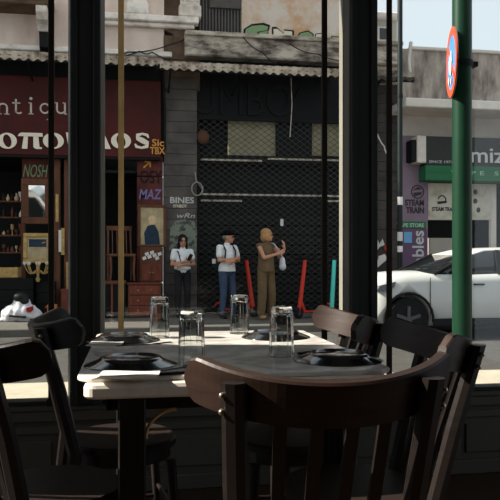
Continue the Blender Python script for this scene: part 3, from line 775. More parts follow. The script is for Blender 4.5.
g = thing('security_grille', 'folding diamond mesh security grille across the black shop front', 'grille', ((gx0+gx1)/2, FY+.06, GZ))
go = obj('mesh', gm, 'mesh_steel', g); go['kind'] = 'stuff'
obj('side_rail', MB().bbox(gx0-.05, gx0+.01, FY+.04, FY+.09, GZ, gz1, .005), 'black_paint', g)
obj('side_rail', MB().bbox(gx1-.01, gx1+.05, FY+.04, FY+.09, GZ, gz1, .005), 'black_paint', g)
obj('top_rail', MB().bbox(gx0, gx1, FY+.04, FY+.09, gz1-.03, gz1+.02, .005), 'black_paint', g)
obj('padlock', rect(MB(), 280.5, 219, 283.5, 226, FY+.02, .03), 'paper_white', g)
# round brown ball modelled in place of a lamp reflection
c = onY(203, 137, FY-.05)
lp = thing('lamp_reflection', 'small round brown ball for a lamp reflection on the black shop front', 'reflection', c)
obj('globe', MB().ell(c, (.13,.08,.15)), mat('reflection_brown', (84,56,40), .6), lp); obj('stem', MB().cyl(c+Vector((0,.05,0)), c+Vector((0,.3,.02)), .02), 'black_paint', lp)
# right-hand pier with torn posters
courses(375, 400, 84, 317, 24, FY-.02, .4, mat('pier_brown', (78,71,66), .9, col2=(52,48,45), scale=2.5), B)
obj('pier_head', rect(MB(), 374, 42, 398, 84, FY-.1, .4, .04), 'stained_concrete', B)
for (P, m) in (([(373,262),(376,257),(384,254),(387,259),(381,264),(376,268)], 'paper_white'), ([(374,247),(377,240),(379,244),(382,239),(384,245),(379,247),(376,251)], 'spray_white'),
               ([(383,247),(386,245),(386,252),(384,250)], 'sticker_red'), ([(374,256),(377,253),(378,259),(375,261)], 'sticker_red')):
    obj('torn_poster', MB().prism([(X_(p), Z_(p, q)) for p, q in P], FY-.045, FY-.02, 'y'), m, B)

# ------------------------------------------------------------------ corrugated awnings
def awning(px0, px1, Z0, Y0, label, period=.165, hh=.15, my='awning_pale', dent=None):
    x0, x1 = X_(px0, Y0), X_(px1, Y0); n = int((x1-x0)/period*8)
    t = thing('corrugated_awning', label, 'awning', ((x0+x1)/2, Y0, Z0))
    vs = []; fs = []
    for k in range(n+1):
        x = x0+(x1-x0)*k/n; w = math.sin(2*math.pi*(x-x0)/period)
        s = dent(x) if dent else 0
        for (dy, z) in ((0, Z0+hh-s*.5), (0, Z0+.028*w-s), (.012, Z0+.028*w-s), (.012, Z0+hh-s*.5)):
            vs.append((x, Y0+.018*w+dy, z))
    for k in range(n):
        for i in range(4): j = (i+1) % 4; fs.append((k*4+i, k*4+j, (k+1)*4+j, (k+1)*4+i)[::-1])
    fs.append((0,1,2,3)); fs.append(tuple(range(n*4, n*4+4))[::-1])
    obj('edge_sheet', MB().add(vs, fs), my, t)
    vs = []; fs = []
    for k in range(n+1):
        x = x0+(x1-x0)*k/n; w = .02*math.sin(2*math.pi*(x-x0)/period)
        for (y, z) in ((Y0+.01, Z0+.05+w), (FY, Z0+.22+w), (FY, Z0+.235+w), (Y0+.01, Z0+.065+w)): vs.append((x, y, z))
    for k in range(n):
        for i in range(4): j = (i+1) % 4; fs.append((k*4+i, k*4+j, (k+1)*4+j, (k+1)*4+i)[::-1])
    fs.append((0,1,2,3)); fs.append(tuple(range(n*4, n*4+4))[::-1])
    obj('roof_sheet', MB().add(vs, fs), 'awning_roof', t)
    obj('front_rail', MB().bbox(x0, x1, Y0+.03, Y0+.07, Z0-.02, Z0+.04, .005), 'black_paint', t)
    x = x0+.2
    while x < x1:
        obj('arm', MB().bar((x, Y0+.05, Z0), (x, FY, Z0-.25), .03, .03), 'black_paint', t); x += 1.3
AY = FY-.9
awning(-60, 158, Z_(60, 61, AY), AY, 'pale corrugated awning over the antiques sign')
awning(160, 345, Z_(260, 73, AY), AY, 'pale corrugated awning over the black grille shop front')
# little dark awning right of the second window post
awning(372, 415, Z_(395, 80, AY), AY, 'short dark corrugated awning end beside the street pole', hh=.06, my='awning_roof')

# ------------------------------------------------------------------ concrete building with the green shop
cx0 = X_(400)
Cb = thing('shop_building', 'low concrete building with a flat canopy above the green shop', 'building', (8, FY, GZ))
zp1, zp0 = Z_(450, 51), Z_(450, 100)
obj('parapet', MB().box(cx0+.02, 16, FY, FY+.4, zp0, zp1), 'concrete_wall', Cb)
obj('coping', MB().bbox(X_(409), 16, FY-.06, FY+.45, zp1-.02, zp1+.05, .015), 'concrete_pale', Cb)
obj('canopy_slab', MB().bbox(X_(406, FY-.9), 16, FY-.9, FY+.1, Z_(450, 108, FY-.9), Z_(450, 99, FY-.9), .02), 'concrete_pale', Cb)
obj('shop_wall', MB().box(cx0+.02, 16, FY, FY+.4, Z_(450, 137), zp0), 'wall_beige', Cb)
obj('shop_room', MB().box(X_(428), 16, FY+1.8, FY+1.9, GZ, Z_(450, 137)).box(X_(428), 16, FY+.4, FY+1.9, Z_(450, 139), Z_(450, 137)), 'shop_black', Cb)
pp = obj('purple_pier', rect(MB(), 402, 136, 428, 317, FY-.03, .4, .01), 'purple_wall', Cb)
for (cx, cz, rx, rz) in ((417, 192, 6.5, 6),):
    mb = MB(); x = X_(cx); z = Z_(cx, cz); n = 20
    for k in range(n):
        a0, a1 = 2*math.pi*k/n, 2*math.pi*(k+1)/n
        mb.prism([(x+.15*math.cos(a0), z+.15*math.sin(a0)), (x+.15*math.cos(a1), z+.15*math.sin(a1)), (x+.125*math.cos(a1), z+.125*math.sin(a1)), (x+.125*math.cos(a0), z+.125*math.sin(a0))], FY-.036, FY-.028, 'y')
    mb.prism([(x-.1, z-.02), (x+.1, z+.0), (x+.08, z-.06), (x-.08, z-.1)], FY-.036, FY-.028, 'y').prism([(x-.12, z+.03), (x+.1, z+.06), (x+.02, z+.11)], FY-.036, FY-.028, 'y')
    obj('logo', mb, 'poster_ink', Cb)
tagtext('lettering', 'STEAM', 405, 424, 205.5, 6, 'poster_ink', Cb, FY-.034, .006)
tagtext('lettering', 'TRAIN', 406, 424, 213, 6, 'poster_ink', Cb, FY-.034, .006)
obj('green_strip', rect(MB(), 400, 221.5, 426, 228.5, FY-.05, .02), 'vape_green', Cb)
tagtext('lettering', 'VAPE STORE', 397, 424, 227, 3.8, 'letter_mint', Cb, FY-.053, .003)
obj('purple_poster', rect(MB(), 402, 229, 427, 300, FY-.045, .015), 'purple_deep', Cb)
vt = text('lettering', 'Disposables', X_(422.5), FY-.05, Z_(420, 311), .36, 'letter_silver', Cb, .004, 1.72, rot=(R(90), R(-90), 0), bold=.006)
obj('blue_sticker', rect(MB(), 404, 232, 412, 243, FY-.055, .008), 'sticker_blue', Cb)
# signboard with the silver letters
SY2 = FY-.35
s2 = thing('shop_sign', 'charcoal shop signboard with big silver letters and green band', 'sign', (X_(460, SY2), SY2, Z_(450, 181, SY2)))
zq = Z_(460, 137, SY2); zr = Z_(460, 166, SY2); zs = Z_(460, 181, SY2)
obj('board', MB().bbox(X_(426, SY2), 12, SY2, FY, zr, zq, .012), 'sign_charcoal', s2)
obj('side_light', MB().bbox(X_(417, SY2), X_(426, SY2), SY2-.02, FY, zr+.05, zq, .012), 'concrete_pale', s2)
obj('side_panel', MB().bbox(X_(412, SY2), X_(417, SY2), SY2+.02, FY, zr+.08, zq-.08, .012), 'black_paint', s2)
obj('green_band', MB().bbox(X_(425, SY2), 12, SY2-.03, FY, zs, zr, .012), 'vape_green', s2)
obj('green_groove', MB().box(X_(425, SY2), 12, SY2-.034, SY2-.03, zs+(zr-zs)*.52, zs+(zr-zs)*.6), mat('groove_green', (34,96,62), .6), s2)
text('lettering', 'miz', X_(470.5, SY2), SY2-.012, Z_(485, 162.5, SY2), .46, 'letter_silver', s2, .012, X_(504, SY2)-X_(470.5, SY2), bold=.004)
text('small_lettering', 'SINCE 1977', X_(429, SY2), SY2-.005, Z_(440, 163, SY2), .075, 'letter_silver', s2, .004, X_(453, SY2)-X_(429, SY2))
text('lettering', 'VAPE STORE', X_(450, SY2), SY2-.04, Z_(485, 175.5, SY2), .12, 'letter_mint', s2, .006, X_(536, SY2)-X_(450, SY2), spacing=1.7)
ps = thing('shop_poster', 'pale poster with a round train emblem beside the purple pier', 'poster', (X_(440), FY+.05, Z_(440, 220)))
obj('sheet', rect(MB(), 428, 183, 455, 220, FY+.05, .03), 'poster_pale', ps)
def tt(name, s, x0, x1, y, h, m, parent, Y, **k): return tagtext(name, s, x0, x1, y, h, m, parent, Y, **k)
tt('lettering', 'STEAM TRAIN', 432, 456, 211, 4, 'poster_ink', ps, FY+.046, bold=.003)
mb = MB(); x = X_(443); z = Z_(443, 200)
for k in range(16):
    a0, a1 = math.pi*k/16-.2, math.pi*(k+1)/16-.2
    mb.prism([(x+.1*math.cos(a0), z+.11*math.sin(a0)), (x+.1*math.cos(a1), z+.11*math.sin(a1)), (x+.075*math.cos(a1), z+.085*math.sin(a1)), (x+.075*math.cos(a0), z+.085*math.sin(a0))], FY+.042, FY+.05, 'y')
mb.prism([(x-.11, z-.03), (x+.1, z-.01), (x+.11, z-.06), (x-.1, z-.09)], FY+.042, FY+.05, 'y')
obj('emblem', mb, 'poster_ink', ps)
ps = thing('shop_poster', 'pale poster with three rows of small round icons', 'poster', (X_(482), FY+.05, Z_(482, 220)))
obj('sheet', rect(MB(), 471, 182, 491, 220, FY+.05, .03), 'poster_pale', ps)
for r_ in range(3):
    for q in range(3):
        p = onY(475.5+q*6+(3 if r_ == 2 else 0), 192+r_*9, FY+.044)
        if r_ == 2 and q == 2: continue
        obj('icon', MB().prism([(p.x+.05*math.cos(a*.785), p.z+.06*math.sin(a*.785)) for a in range(8)], FY+.044, FY+.05, 'y'), 'letter_grey' if q else 'poster_ink', ps)
obj('door_post', rect(MB(), 491, 182, 496.5, 300, FY+.05, .1), 'concrete_pale', Cb)
obj('window_frame', rect(MB(), 426, 181, 500, 183.5, FY+.02, .1), 'black_paint', Cb)
obj('shop_counter', rect(MB(), 430, 238, 470, 317, FY+.3, .5), 'wall_beige', Cb)
# far house peeping over
fb = thing('far_house', 'far pale house top with one window above the roofs', 'building', (X_(385, 26), 26, 0))
obj('wall', MB().box(X_(360, 26), X_(397, 26), 26, 30, 0, Z_(385, 20, 26)), 'wall_beige', fb)
obj('roof_slab', MB().bbox(X_(358, 26), X_(399, 26), 25.6, 30.2, Z_(385, 20, 26), Z_(385, 15, 26), .05), 'concrete_pale', fb)
w_ = obj('window', MB().bbox(X_(377, 26), X_(389, 26), 25.93, 26.0, Z_(383, 41, 26), Z_(383, 27, 26), .02), 'concrete_pale', fb)
obj('pane', MB().box(X_(379, 26), X_(387, 26), 25.9, 25.94, Z_(383, 40, 26), Z_(383, 29, 26)), 'car_glass', w_)

# ------------------------------------------------------------------ cables
def cab(P, Y, label, r=.012, sag=.05):
    wire('cable', [onY(a, b, Y) for a, b in P], r, 'cable', sag, None, label)
cab([(96, 54), (128, 52), (172, 44), (196, 30)], FY-.12, 'black cable drooping below the pink plaster wall')
cab([(100, 58), (140, 51), (152, 52), (190, 66)], FY-.14, 'black cable lying along the antiques awning')
cab([(243, 37), (262, 52), (290, 73)], FY-.35, 'black cable slanting down across the stained ledge')
cab([(290, 44), (318, 54), (346, 60)], FY-.33, 'black cable along the stained ledge by the window post')
cab([(163, 70), (164, 92), (165, 112), (165, 150)], FY-.12, 'dark drain cable hanging beside the red signboard', .022, 0)
cab([(291, 78), (292, 105), (290, 137)], FY-.2, 'thin pale cable hanging before the black fascia', .01, 0)
bpy.data.objects['cable.005'].data.materials[0] = MATS['stripe_white']
mb = MB(); P = []
for k in range(34):
    a = 2*math.pi*k/16; c = onY(197, 189, FY-.1); P.append(c+Vector((.105*math.cos(a)*(1+.04*k/16), -.002*k, .135*math.sin(a))))
P = [onY(195, 172, FY-.1), onY(196, 180, FY-.1)]+P
tag(obj('cable_coil', mb.tube(P, .013, 5), mat('cable_grey', (150,142,132), .7)), 'coil of pale cable hanging on the grey pier', 'cable')
cab([(411, 42), (409, 60), (410, 72)], FY-.2, 'white drain hose hanging from the concrete parapet', .04, 0); bpy.data.objects['cable.006'].data.materials[0] = MATS['concrete_pale']
cab([(375, 128), (384, 146), (388, 154)], FY-.3, 'pale cable looped on the brown pier', .016, .05); bpy.data.objects['cable.007'].data.materials[0] = MATS['concrete_pale']

# ------------------------------------------------------------------ goods outside and inside the antiques shop
def framed(px0, py0, px1, py1, Y, fw, fm, name, label, cat, tilt=0, inner=None):
    x0, x1, z0, z1 = FR(px0, py0, px1, py1, Y); c = Vector(((x0+x1)/2, Y, z0)); w, h = (x1-x0)/2, z1-z0
    t = thing(name, label, cat, c); t.rotation_euler = (tilt, 0, 0)
    for (a, b, p, q) in ((-w, w, 0, fw), (-w, w, h-fw, h), (-w, -w+fw, fw, h-fw), (w-fw, w, fw, h-fw)):
        obj('frame_rail', MB().bbox(a, b, -.03, .03, p, q, .012), fm, t, local=True)
    inner(t, -w+fw, w-fw, fw, h-fw)
    return t
def in_mirror(t, a, b, p, q): obj('mirror_glass', MB().box(a, b, -.005, .02, p, q), 'mirror', t, local=True)
def in_land(t, a, b, p, q):
    o = obj('canvas', MB().box(a, b, -.005, .02, p, q), 'paint_tan', t, local=True)
    obj('painted_band', MB().box(a+.03, b-.03, -.01, -.004, p+(q-p)*.55, q-.04), 'paint_blue', o, local=True)
    obj('painted_glow', MB().prism([(a+.25, p+(q-p)*.7), (b-.05, p+(q-p)*.74), (b-.05, p+(q-p)*.8), (a+.3, p+(q-p)*.76)], -.014, -.009, 'y'), 'spray_orange', o, local=True)
def in_figure(t, a, b, p, q):
    o = obj('canvas', MB().box(a, b, -.005, .02, p, q), 'paint_tan', t, local=True); w, h = b-a, q-p
    obj('painted_shape', MB().prism([(a+w*.2, p+.0), (a+w*.85, p), (a+w*.78, p+h*.35), (a+w*.6, p+h*.55), (a+w*.3, p+h*.5), (a+w*.15, p+h*.3)], -.01, -.004, 'y'), 'paint_blue', o, local=True)
    obj('painted_shape', MB().prism([(a+w*(.52+.2*math.cos(k*.63)), p+h*(.66+.13*math.sin(k*.63))) for k in range(10)], -.012, -.004, 'y'), 'paint_cream', o, local=True)
framed(22, 179, 52, 224, FY+.02, .13, 'old_wood', 'wall_mirror', 'wooden framed mirror below the green graffiti of the antiques shop', 'mirror', R(5), in_mirror)
framed(23, 233, 52, 263, FY+.0, .08, 'gilt', 'framed_painting', 'small landscape painting in a gilt frame under the mirror', 'painting', R(-4), in_land)
framed(138, 205, 166, 247, FY-.1, .05, 'old_wood', 'framed_painting', 'dark framed figure painting hung on the red boards', 'painting', 0, in_figure)
# shelves of bric-a-brac at the left
zt_all = []
for i, py in enumerate((201, 217, 235, 252)):
    x0, x1 = X_(-12, FY+.5), X_(22, FY+.5); z = Z_(10, py, FY+.5)
    s_ = tag(obj('shelf_board', MB().bbox(x0, x1, FY+.4, FY+.75, z-.03, z, .006), 'old_wood', None, loc=Vector(((x0+x1)/2, FY+.5, z-.03))),
        ['topmost wooden shelf of bric-a-brac in the antiques shop', 'second wooden shelf of bric-a-brac in the antiques shop', 'third wooden shelf of bric-a-brac in the antiques shop', 'lowest wooden shelf of bric-a-brac in the antiques shop'][i], 'shelf', 'shelves in the antiques shop')
    for k in range(5):
        px = 4+k*4.2; xx = X_(px, FY+.5); h = random.uniform(.08, .26); r_ = random.uniform(.025, .045)
        vp = random.choice([[(.5,0),(1,.3),(.9,.5),(.35,.7),(.3,.95),(.45,1)], [(.7,0),(.3,.1),(.25,.4),(1,.6),(1,1)], [(.9,0),(1,.5),(.6,.75),(.25,.85),(.25,1)]])
        v = obj('ornament', MB().lathe([(r_*a, h*b) for a, b in vp], 10), random.choice(['gilt', 'old_wood', 'paper_white', 'bronze_dark', 'paint_cream', 'red_wood']), None, loc=Vector((xx, FY+.48, z)), local=True)
        tag(v, 'small ornament on the %s shelf of the antiques shop' % ['topmost', 'second', 'third', 'lowest'][i], 'ornament', 'ornaments on the %s shelf' % ['topmost', 'second', 'third', 'lowest'][i])
def crate(px0, py0, px1, py1, Y, d, m, label, slats=4):
    x0, x1, z0, z1 = FR(px0, py0, px1, py1, Y)
    t = thing('wooden_crate', label, 'crate', ((x0+x1)/2, Y, z0)); hh = (z1-z0)/slats
    for k in range(slats):
        obj('slat', MB().bbox(x0, x1, Y, Y+.02, z0+k*hh+.008, z0+(k+1)*hh-.008, .004), m, t)
        obj('slat', MB().bbox(x0, x0+.02, Y+.02, Y+d, z0+k*hh+.008, z0+(k+1)*hh-.008, .004), m, t)
        obj('slat', MB().bbox(x1-.02, x1, Y+.02, Y+d, z0+k*hh+.008, z0+(k+1)*hh-.008, .004), m, t)
    obj('corner_post', MB().box(x0+.02, x0+.05, Y+.02, Y+.05, z0, z1), m, t); obj('corner_post', MB().box(x1-.05, x1-.02, Y+.02, Y+.05, z0, z1), m, t)
    obj('bottom', MB().box(x0+.02, x1-.02, Y+.02, Y+d, z0, z0+.02), m, t)
    return z1
crate(-12, 278, 33, 314, FY-.35, .5, 'shop_black', 'black slatted crate behind the white plastic bag', 3)
crate(-4, 267, 18, 278, FY-.3, .4, 'gilt', 'small light wooden box on the black crate', 1)
# tangle of chandelier arms
c = onY(38, 272, FY-.32); tch = thing('chandelier', 'tangled brass and crystal chandelier under the gilt painting', 'chandelier', (c.x, c.y, Z_(38, 282, FY-.32)))
obj('stem', MB().lathe([(.02,0),(.05,.05),(.02,.1),(.04,.2),(.015,.38)], 10, (c.x, c.y, Z_(38, 282, FY-.32))), 'gilt', tch)
for k in range(8):
    a = R(45*k+10); P = []
    for q in range(8):
        u = q/7; rr = .05+.2*u; P.append((c.x+rr*math.cos(a), c.y+rr*.6*math.sin(a), c.z+.03-.12*math.sin(u*3.0)+.12*u))
    ar = obj('arm', MB().tube(P, .012, 6), 'gilt', tch)
    obj('candle_cup', MB().lathe([(.01,0),(.03,.03),(.028,.06)], 8, P[-1]), 'paper_white', ar)
crate(37, 281, 55, 316, FY-.2, .4, 'shop_black', 'black slatted crate under the chandelier', 3)
# leaning picture frames and planks between the door posts
for i, (a, b, y0, y1, m) in enumerate(((55.5, 58.5, 194, 222, 'gilt'), (58.5, 61.5, 230, 252, 'paper_white'), (61, 64.5, 228, 255, 'gilt'), (66, 69.5, 262, 290, 'gilt'))):
    o = obj('leaning_board', rect(MB(), a, y0, b, y1, FY-.08, .03), m)
    tag(o, ['gilt board leaning high between the wooden door posts', 'pale board leaning between the wooden door posts', 'gilt board leaning beside a pale board in the doorway', 'gilt board low against the right door post'][i], 'board')
o = obj('pedestal_box', rect(MB(), 61, 291, 71, 316, FY-.2, .3, .01).bbox(X_(60.5, FY-.2), X_(71.5, FY-.2), FY-.21, FY+.11, Z_(66, 292, FY-.2), Z_(66, 289, FY-.2), .008), 'red_wood'); tag(o, 'dark red pedestal box standing in the doorway of the antiques shop', 'box')
o = obj('cardboard_box', rect(MB(), 47, 305, 56, 316, FY-.8, .25, .006).prism([(X_(47, FY-.8), Z_(50, 305, FY-.8)), (X_(45, FY-.8), Z_(50, 307.5, FY-.8)), (X_(45.3, FY-.8), Z_(50, 308, FY-.8)), (X_(47.3, FY-.8), Z_(50, 305.6, FY-.8))], FY-.8, FY-.55, 'y'), mat('cardboard', (176,112,66), .8)); tag(o, 'small open cardboard box on the far pavement', 'box')
# two old chairs standing on a trunk, chests of drawers
def old_chair(loc, rz, label, s=1.0):
    t = thing('antique_chair', label, 'chair', loc, rz, 'old chairs outside the antiques shop'); W, D = .21*s, .2*s
    for sx in (-1, 1):
        obj('leg', MB().tube([(sx*W, -D, 0), (sx*W*.94, -D*1.04, .2*s), (sx*W, -D, .43*s)], [.018, .022, .026], 8), 'old_wood', t, local=True)
        obj('back_post', MB().tube([(sx*W, D, 0), (sx*W, D, .44*s), (sx*W*.95, D+.08, .98*s)], .02, 8), 'old_wood', t, local=True)
        obj('stretcher', MB().tube([(sx*W, -D, .18*s), (sx*W, D, .18*s)], .012, 6), 'old_wood', t, local=True)
    obj('seat', MB().bbox(-W-.03, W+.03, -D-.03, D+.02, .43*s, .48*s, .015), 'old_wood', t, local=True)
    obj('top_rail', MB().bar((-W-.02, D+.08, .95*s), (W+.02, D+.08, .95*s), .03, .08*s, up=(0,0,1)), 'old_wood', t, local=True)
    for k in range(4): obj('spindle', MB().tube([(-W*.6+k*W*.4, D+.01, .48*s), (-W*.6+k*W*.4, D+.08, .93*s)], .01, 6), 'old_wood', t, local=True)
    return t
zt2 = Z_(118, 281, FY-.25)
tk = thing('storage_chest', 'low dark trunk carrying an old chair beside the left window post', 'chest', (X_(115, FY-.2), FY-.2, GZ))
obj('body', MB().bbox(X_(96, FY-.5), X_(125, FY-.5), FY-.5, FY+.1, GZ, zt2-.06, .01), 'shop_black', tk); obj('lid', MB().bbox(X_(95.5, FY-.5), X_(125.8, FY-.5), FY-.52, FY+.1, zt2-.06, zt2, .015), 'old_wood', tk)
for a in (100, 111, 122): obj('strap', MB().bbox(X_(a, FY-.5), X_(a+2, FY-.5), FY-.528, FY-.5, GZ+.02, zt2-.01, .004), 'red_wood', tk)
old_chair((X_(121, FY-.2), FY-.2, zt2+.004), R(8), 'old wooden spindle-back chair set on the dark trunk', 1.1)
def chest(px0, py0, px1, py1, Y, d, n, label):
    x0, x1, z0, z1 = FR(px0, py0, px1, py1, Y); z0 = max(z0, GZ)
    t = thing('drawer_chest', label, 'chest', ((x0+x1)/2, Y, z0)); hh = (z1-z0-.06)/n
    obj('body', MB().bbox(x0, x1, Y+.02, Y+d, z0, z1-.03, .008), 'old_wood', t); obj('top', MB().bbox(x0-.02, x1+.02, Y-.01, Y+d, z1-.03, z1, .008), 'red_wood', t)
    for k in range(n):
        dr = obj('drawer', MB().bbox(x0+.03, x1-.03, Y, Y+.02, z0+.03+k*hh, z0+.03+(k+1)*hh-.02, .006), 'red_wood', t)
        for xx in (.3, .7): obj('knob', MB().ell((x0+(x1-x0)*xx, Y-.012, z0+.02+(k+.5)*hh), (.016,.016,.016), 8, 6), 'gilt', dr)
    return t
chest(128, 283, 161, 317, FY-.5, .4, 3, 'dark red chest of drawers on the far pavement under the figure painting')
cb = thing('carved_cabinet', 'carved dark cabinet with pale inlay under the figure painting', 'cabinet', (X_(152, FY-.2), FY-.2, Z_(152, 283, FY-.2)))
x0, x1, z0, z1 = FR(140, 247, 163, 283, FY-.2); z0 = FR(128, 283, 161, 317, FY-.5)[3]+.002
obj('body', MB().bbox(x0, x1, FY-.2, FY-.03, z0, z1, .01), 'old_wood', cb)
for k in range(2):
    d_ = obj('door', MB().bbox(x0+.03+k*(x1-x0)/2, x0+(k+1)*(x1-x0)/2-.02, FY-.22, FY-.2, z0+.03, z0+(z1-z0)*.5, .008), 'red_wood', cb)
    obj('knob', MB().ell((x0+(x1-x0)*(.44+.12*k), FY-.235, z0+(z1-z0)*.28), (.014,.014,.014), 8, 6), 'gilt', d_)
for k in range(7):
    xx = x0+.06+k*(x1-x0-.1)/7; zz = z0+(z1-z0)*(.62+.2*((k*3) % 5)/5)
    obj('inlay', MB().prism([(xx, zz), (xx+.07, zz+.03), (xx+.05, zz+.09), (xx-.02, zz+.06)], FY-.206, FY-.198, 'y'), 'paper_white', cb)

# ------------------------------------------------------------------ white plastic bag
c = onZ(21, 321, GZ); bgm = MB()
bgm.ell((0,0,.14), (.36,.22,.2)).ell((-.16,-.02,.12), (.2,.18,.14)).ell((.17,0,.1), (.22,.18,.12)).ell((.02,0,.3), (.17,.14,.14)).ell((-.04,0,.4), (.08,.07,.1)).ell((.22,.02,.05), (.2,.16,.07)).box(-.38,.38,-.15,.15,0,.03)
bgt = thing('plastic_bag', 'bulging white plastic bag on the far pavement', 'bag', c)
bm_ = mobj('bag_body', baked('bag_body', bgm, .022, 3), 'bag_plastic', bgt)
for v in bm_.data.vertices:
    n_ = math.sin(v.co.x*34+v.co.z*17)*math.cos(v.co.z*29-v.co.x*13); v.co += v.normal*.012*n_
    v.co.z = max(v.co.z, 0.0)
mobj('dark_contents', baked('dark_contents', MB().ell((.0,-.03,.44), (.14,.12,.1)).ell((.06,-.05,.37), (.1,.1,.09)), .02, 2), 'bag_dark', bgt)
obj('red_print', MB().prism([(.12,.25),(.24,.29),(.25,.22),(.2,.17),(.13,.19)], -.22, -.17, 'y'), 'bag_red', bgt, local=True)
obj('dark_print', MB().prism([(-.18,.1),(.12,.07),(.12,.1),(-.17,.13)], -.245, -.19, 'y'), 'bag_dark', bgt, local=True)

# ------------------------------------------------------------------ street poles and the round sign
pc = onZ(462, 420, GZ); d0 = ray(462, 258); t0 = 4.35/d0.y; pcx, pcy = d0.x*t0, 4.35
pole = thing('sign_post', 'thick green steel post standing on the near pavement', 'post', (pcx, pcy, GZ))
obj('tube', MB().cyl((pcx, pcy, GZ), (pcx, pcy, 4.6), .064, 24), 'pole_green', pole)
obj('base_collar', MB().lathe([(.1,0),(.1,.03),(.075,.05),(.07,.12)], 20, (pcx, pcy, GZ)), 'pole_green', pole)
sz = ZY(455, 64, pcy)
obj('clamp', MB().lathe([(.072,-.02),(.072,.02)], 20, (pcx, pcy, sz)).box(pcx+.06, pcx+.1, pcy-.03, pcy+.03, sz-.015, sz+.015), 'black_paint', pole)
sr = (ZY(455, 30, pcy)-ZY(455, 98, pcy))/2
sgn = thing('parking_sign', 'round blue sign with red rim and slash, turned nearly edge on', 'sign', (pcx-.085, pcy-.03, sz), R(-107))
# local frame: sign faces -Y locally, x to its right
def disc(r0, r1, y0, y1, a0=0, a1=360, n=36):
    mb = MB()
    for k in range(n):
        p, q = R(a0+(a1-a0)*k/n), R(a0+(a1-a0)*(k+1)/n)
        mb.prism([(r1*math.cos(p), r1*math.sin(p)), (r1*math.cos(q), r1*math.sin(q)), (r0*math.cos(q), r0*math.sin(q)), (r0*math.cos(p), r0*math.sin(p))] if r0 else [(r1*math.cos(p), r1*math.sin(p)), (r1*math.cos(q), r1*math.sin(q)), (0, 0)], y0, y1, 'y')
    return mb
obj('plate', MB().prism([(sr*math.cos(2*math.pi*k/40), sr*math.sin(2*math.pi*k/40)) for k in range(40)], -.0, .006, 'y'), 'sign_back', sgn, local=True)
obj('blue_field', MB().prism([(sr*.84*math.cos(2*math.pi*k/40), sr*.84*math.sin(2*math.pi*k/40)) for k in range(40)], -.004, 0, 'y'), 'sign_blue', sgn, local=True)
obj('red_rim', disc(sr*.78, sr*1.0, -.006, 0), 'sign_redrim', sgn, local=True)
obj('red_slash', MB().bar((-sr*.6, -.006, sr*.58), (sr*.6, -.006, -sr*.58), sr*.16, .003, up=(0,1,0)), 'sign_redrim', sgn, local=True)
for P in ([(-.06,.02),(.03,.07),(.05,.0),(.02,-.09),(-.05,-.06)], [(-.1,-.1),(-.04,-.08),(-.06,-.14)], [(.0,-.12),(.05,-.1),(.03,-.16)]):
    obj('white_sticker', MB().prism(P, -.012, -.008, 'y'), 'paper_white', sgn, local=True)
px_, py_ = onZ(400, 319, GZ).x, 12.5
px_ = XY(400, 12.5)
po = thing('street_pole', 'thin dark street pole with paper stickers behind the white car', 'pole', (px_, py_, GZ))
obj('shaft', MB().cyl((px_, py_, GZ), (px_, py_, 7.5), .048, 14), 'pole_dark', po)
obj('band', MB().lathe([(.056,-.03),(.056,.03)], 14, (px_, py_, ZY(400, 96, py_))), 'black_paint', po)
for (y0, y1, m) in ((197, 205, 'paper_white'), (232, 241, 'spray_white'), (246, 252, 'paper_white')):
    a, b = ZY(400, y1, py_), ZY(400, y0, py_)
    obj('sticker', MB().lathe([(.051, a), (.051, b)], 14, (px_, py_, 0), close=False), m, po)

# ------------------------------------------------------------------ white car
cw_, cn = 10.3, XY(409, 10.3)-.87
car = thing('parked_car', 'white hatchback parked at the far kerb, nose to the left', 'car', (cn+2.1, cw_+.9, RZ))
ST = [ # x, half width, z bottom, z belt (side top)
 (0.27,.50,.42,.76),(0.29,.66,.30,.86),(0.37,.79,.24,.94),(0.52,.86,.22,.99),(0.87,.885,.22,1.02),(1.25,.89,.22,1.03),(1.9,.895,.22,1.02),(2.6,.895,.22,1.04),(3.3,.89,.22,1.06),(3.85,.87,.25,1.08),(4.12,.82,.32,1.06),(4.2,.74,.42,.98)]
def body_mesh():
    mb = MB(); vs = []; fs = []; n = 11
    for (x, w, zb_, zt_) in ST:
        hood = .05 if x < 1.3 else .02
        sec = [(-w*.9, zb_), (-w*.985, zb_+.12), (-w, zb_+(zt_-zb_)*.45), (-w*.985, zt_-.12), (-w*.94, zt_), (0, zt_+hood), (w*.94, zt_), (w*.985, zt_-.12), (w, zb_+(zt_-zb_)*.45), (w*.985, zb_+.12), (w*.9, zb_)]
        vs += [(x, y, z) for y, z in sec]
    for k in range(len(ST)-1):
        for i in range(n):
            j = (i+1) % n; fs.append((k*n+i, (k+1)*n+i, (k+1)*n+j, k*n+j))
    fs.append(tuple(range(n))); fs.append(tuple(range((len(ST)-1)*n, len(ST)*n))[::-1])
    mb.add(vs, fs, True); return mb
bo = bpy.data.objects.new('tmp', body_mesh().mesh('tmp')); COL.objects.link(bo)
cut = MB()
for x in (.87, 3.42):
    cut.cyl((x, -1.2, .34), (x, -.55, .34), .385, 32); cut.cyl((x, .55, .34), (x, 1.2, .34), .385, 32)
co = bpy.data.objects.new('cut', cut.mesh('cut')); COL.objects.link(co)
bmn = bmesh.new(); bmn.from_mesh(bo.data); bmesh.ops.recalc_face_normals(bmn, faces=bmn.faces[:]); bmn.to_mesh(bo.data); bmn.free()
bmn = bmesh.new(); bmn.from_mesh(co.data); bmesh.ops.remove_doubles(bmn, verts=bmn.verts[:], dist=1e-5); bmesh.ops.recalc_face_normals(bmn, faces=bmn.faces[:]); bmn.to_mesh(co.data); bmn.free()
md = bo.modifiers.new('b', 'BOOLEAN'); md.operation = 'DIFFERENCE'; md.object = co; md.solver = 'EXACT'
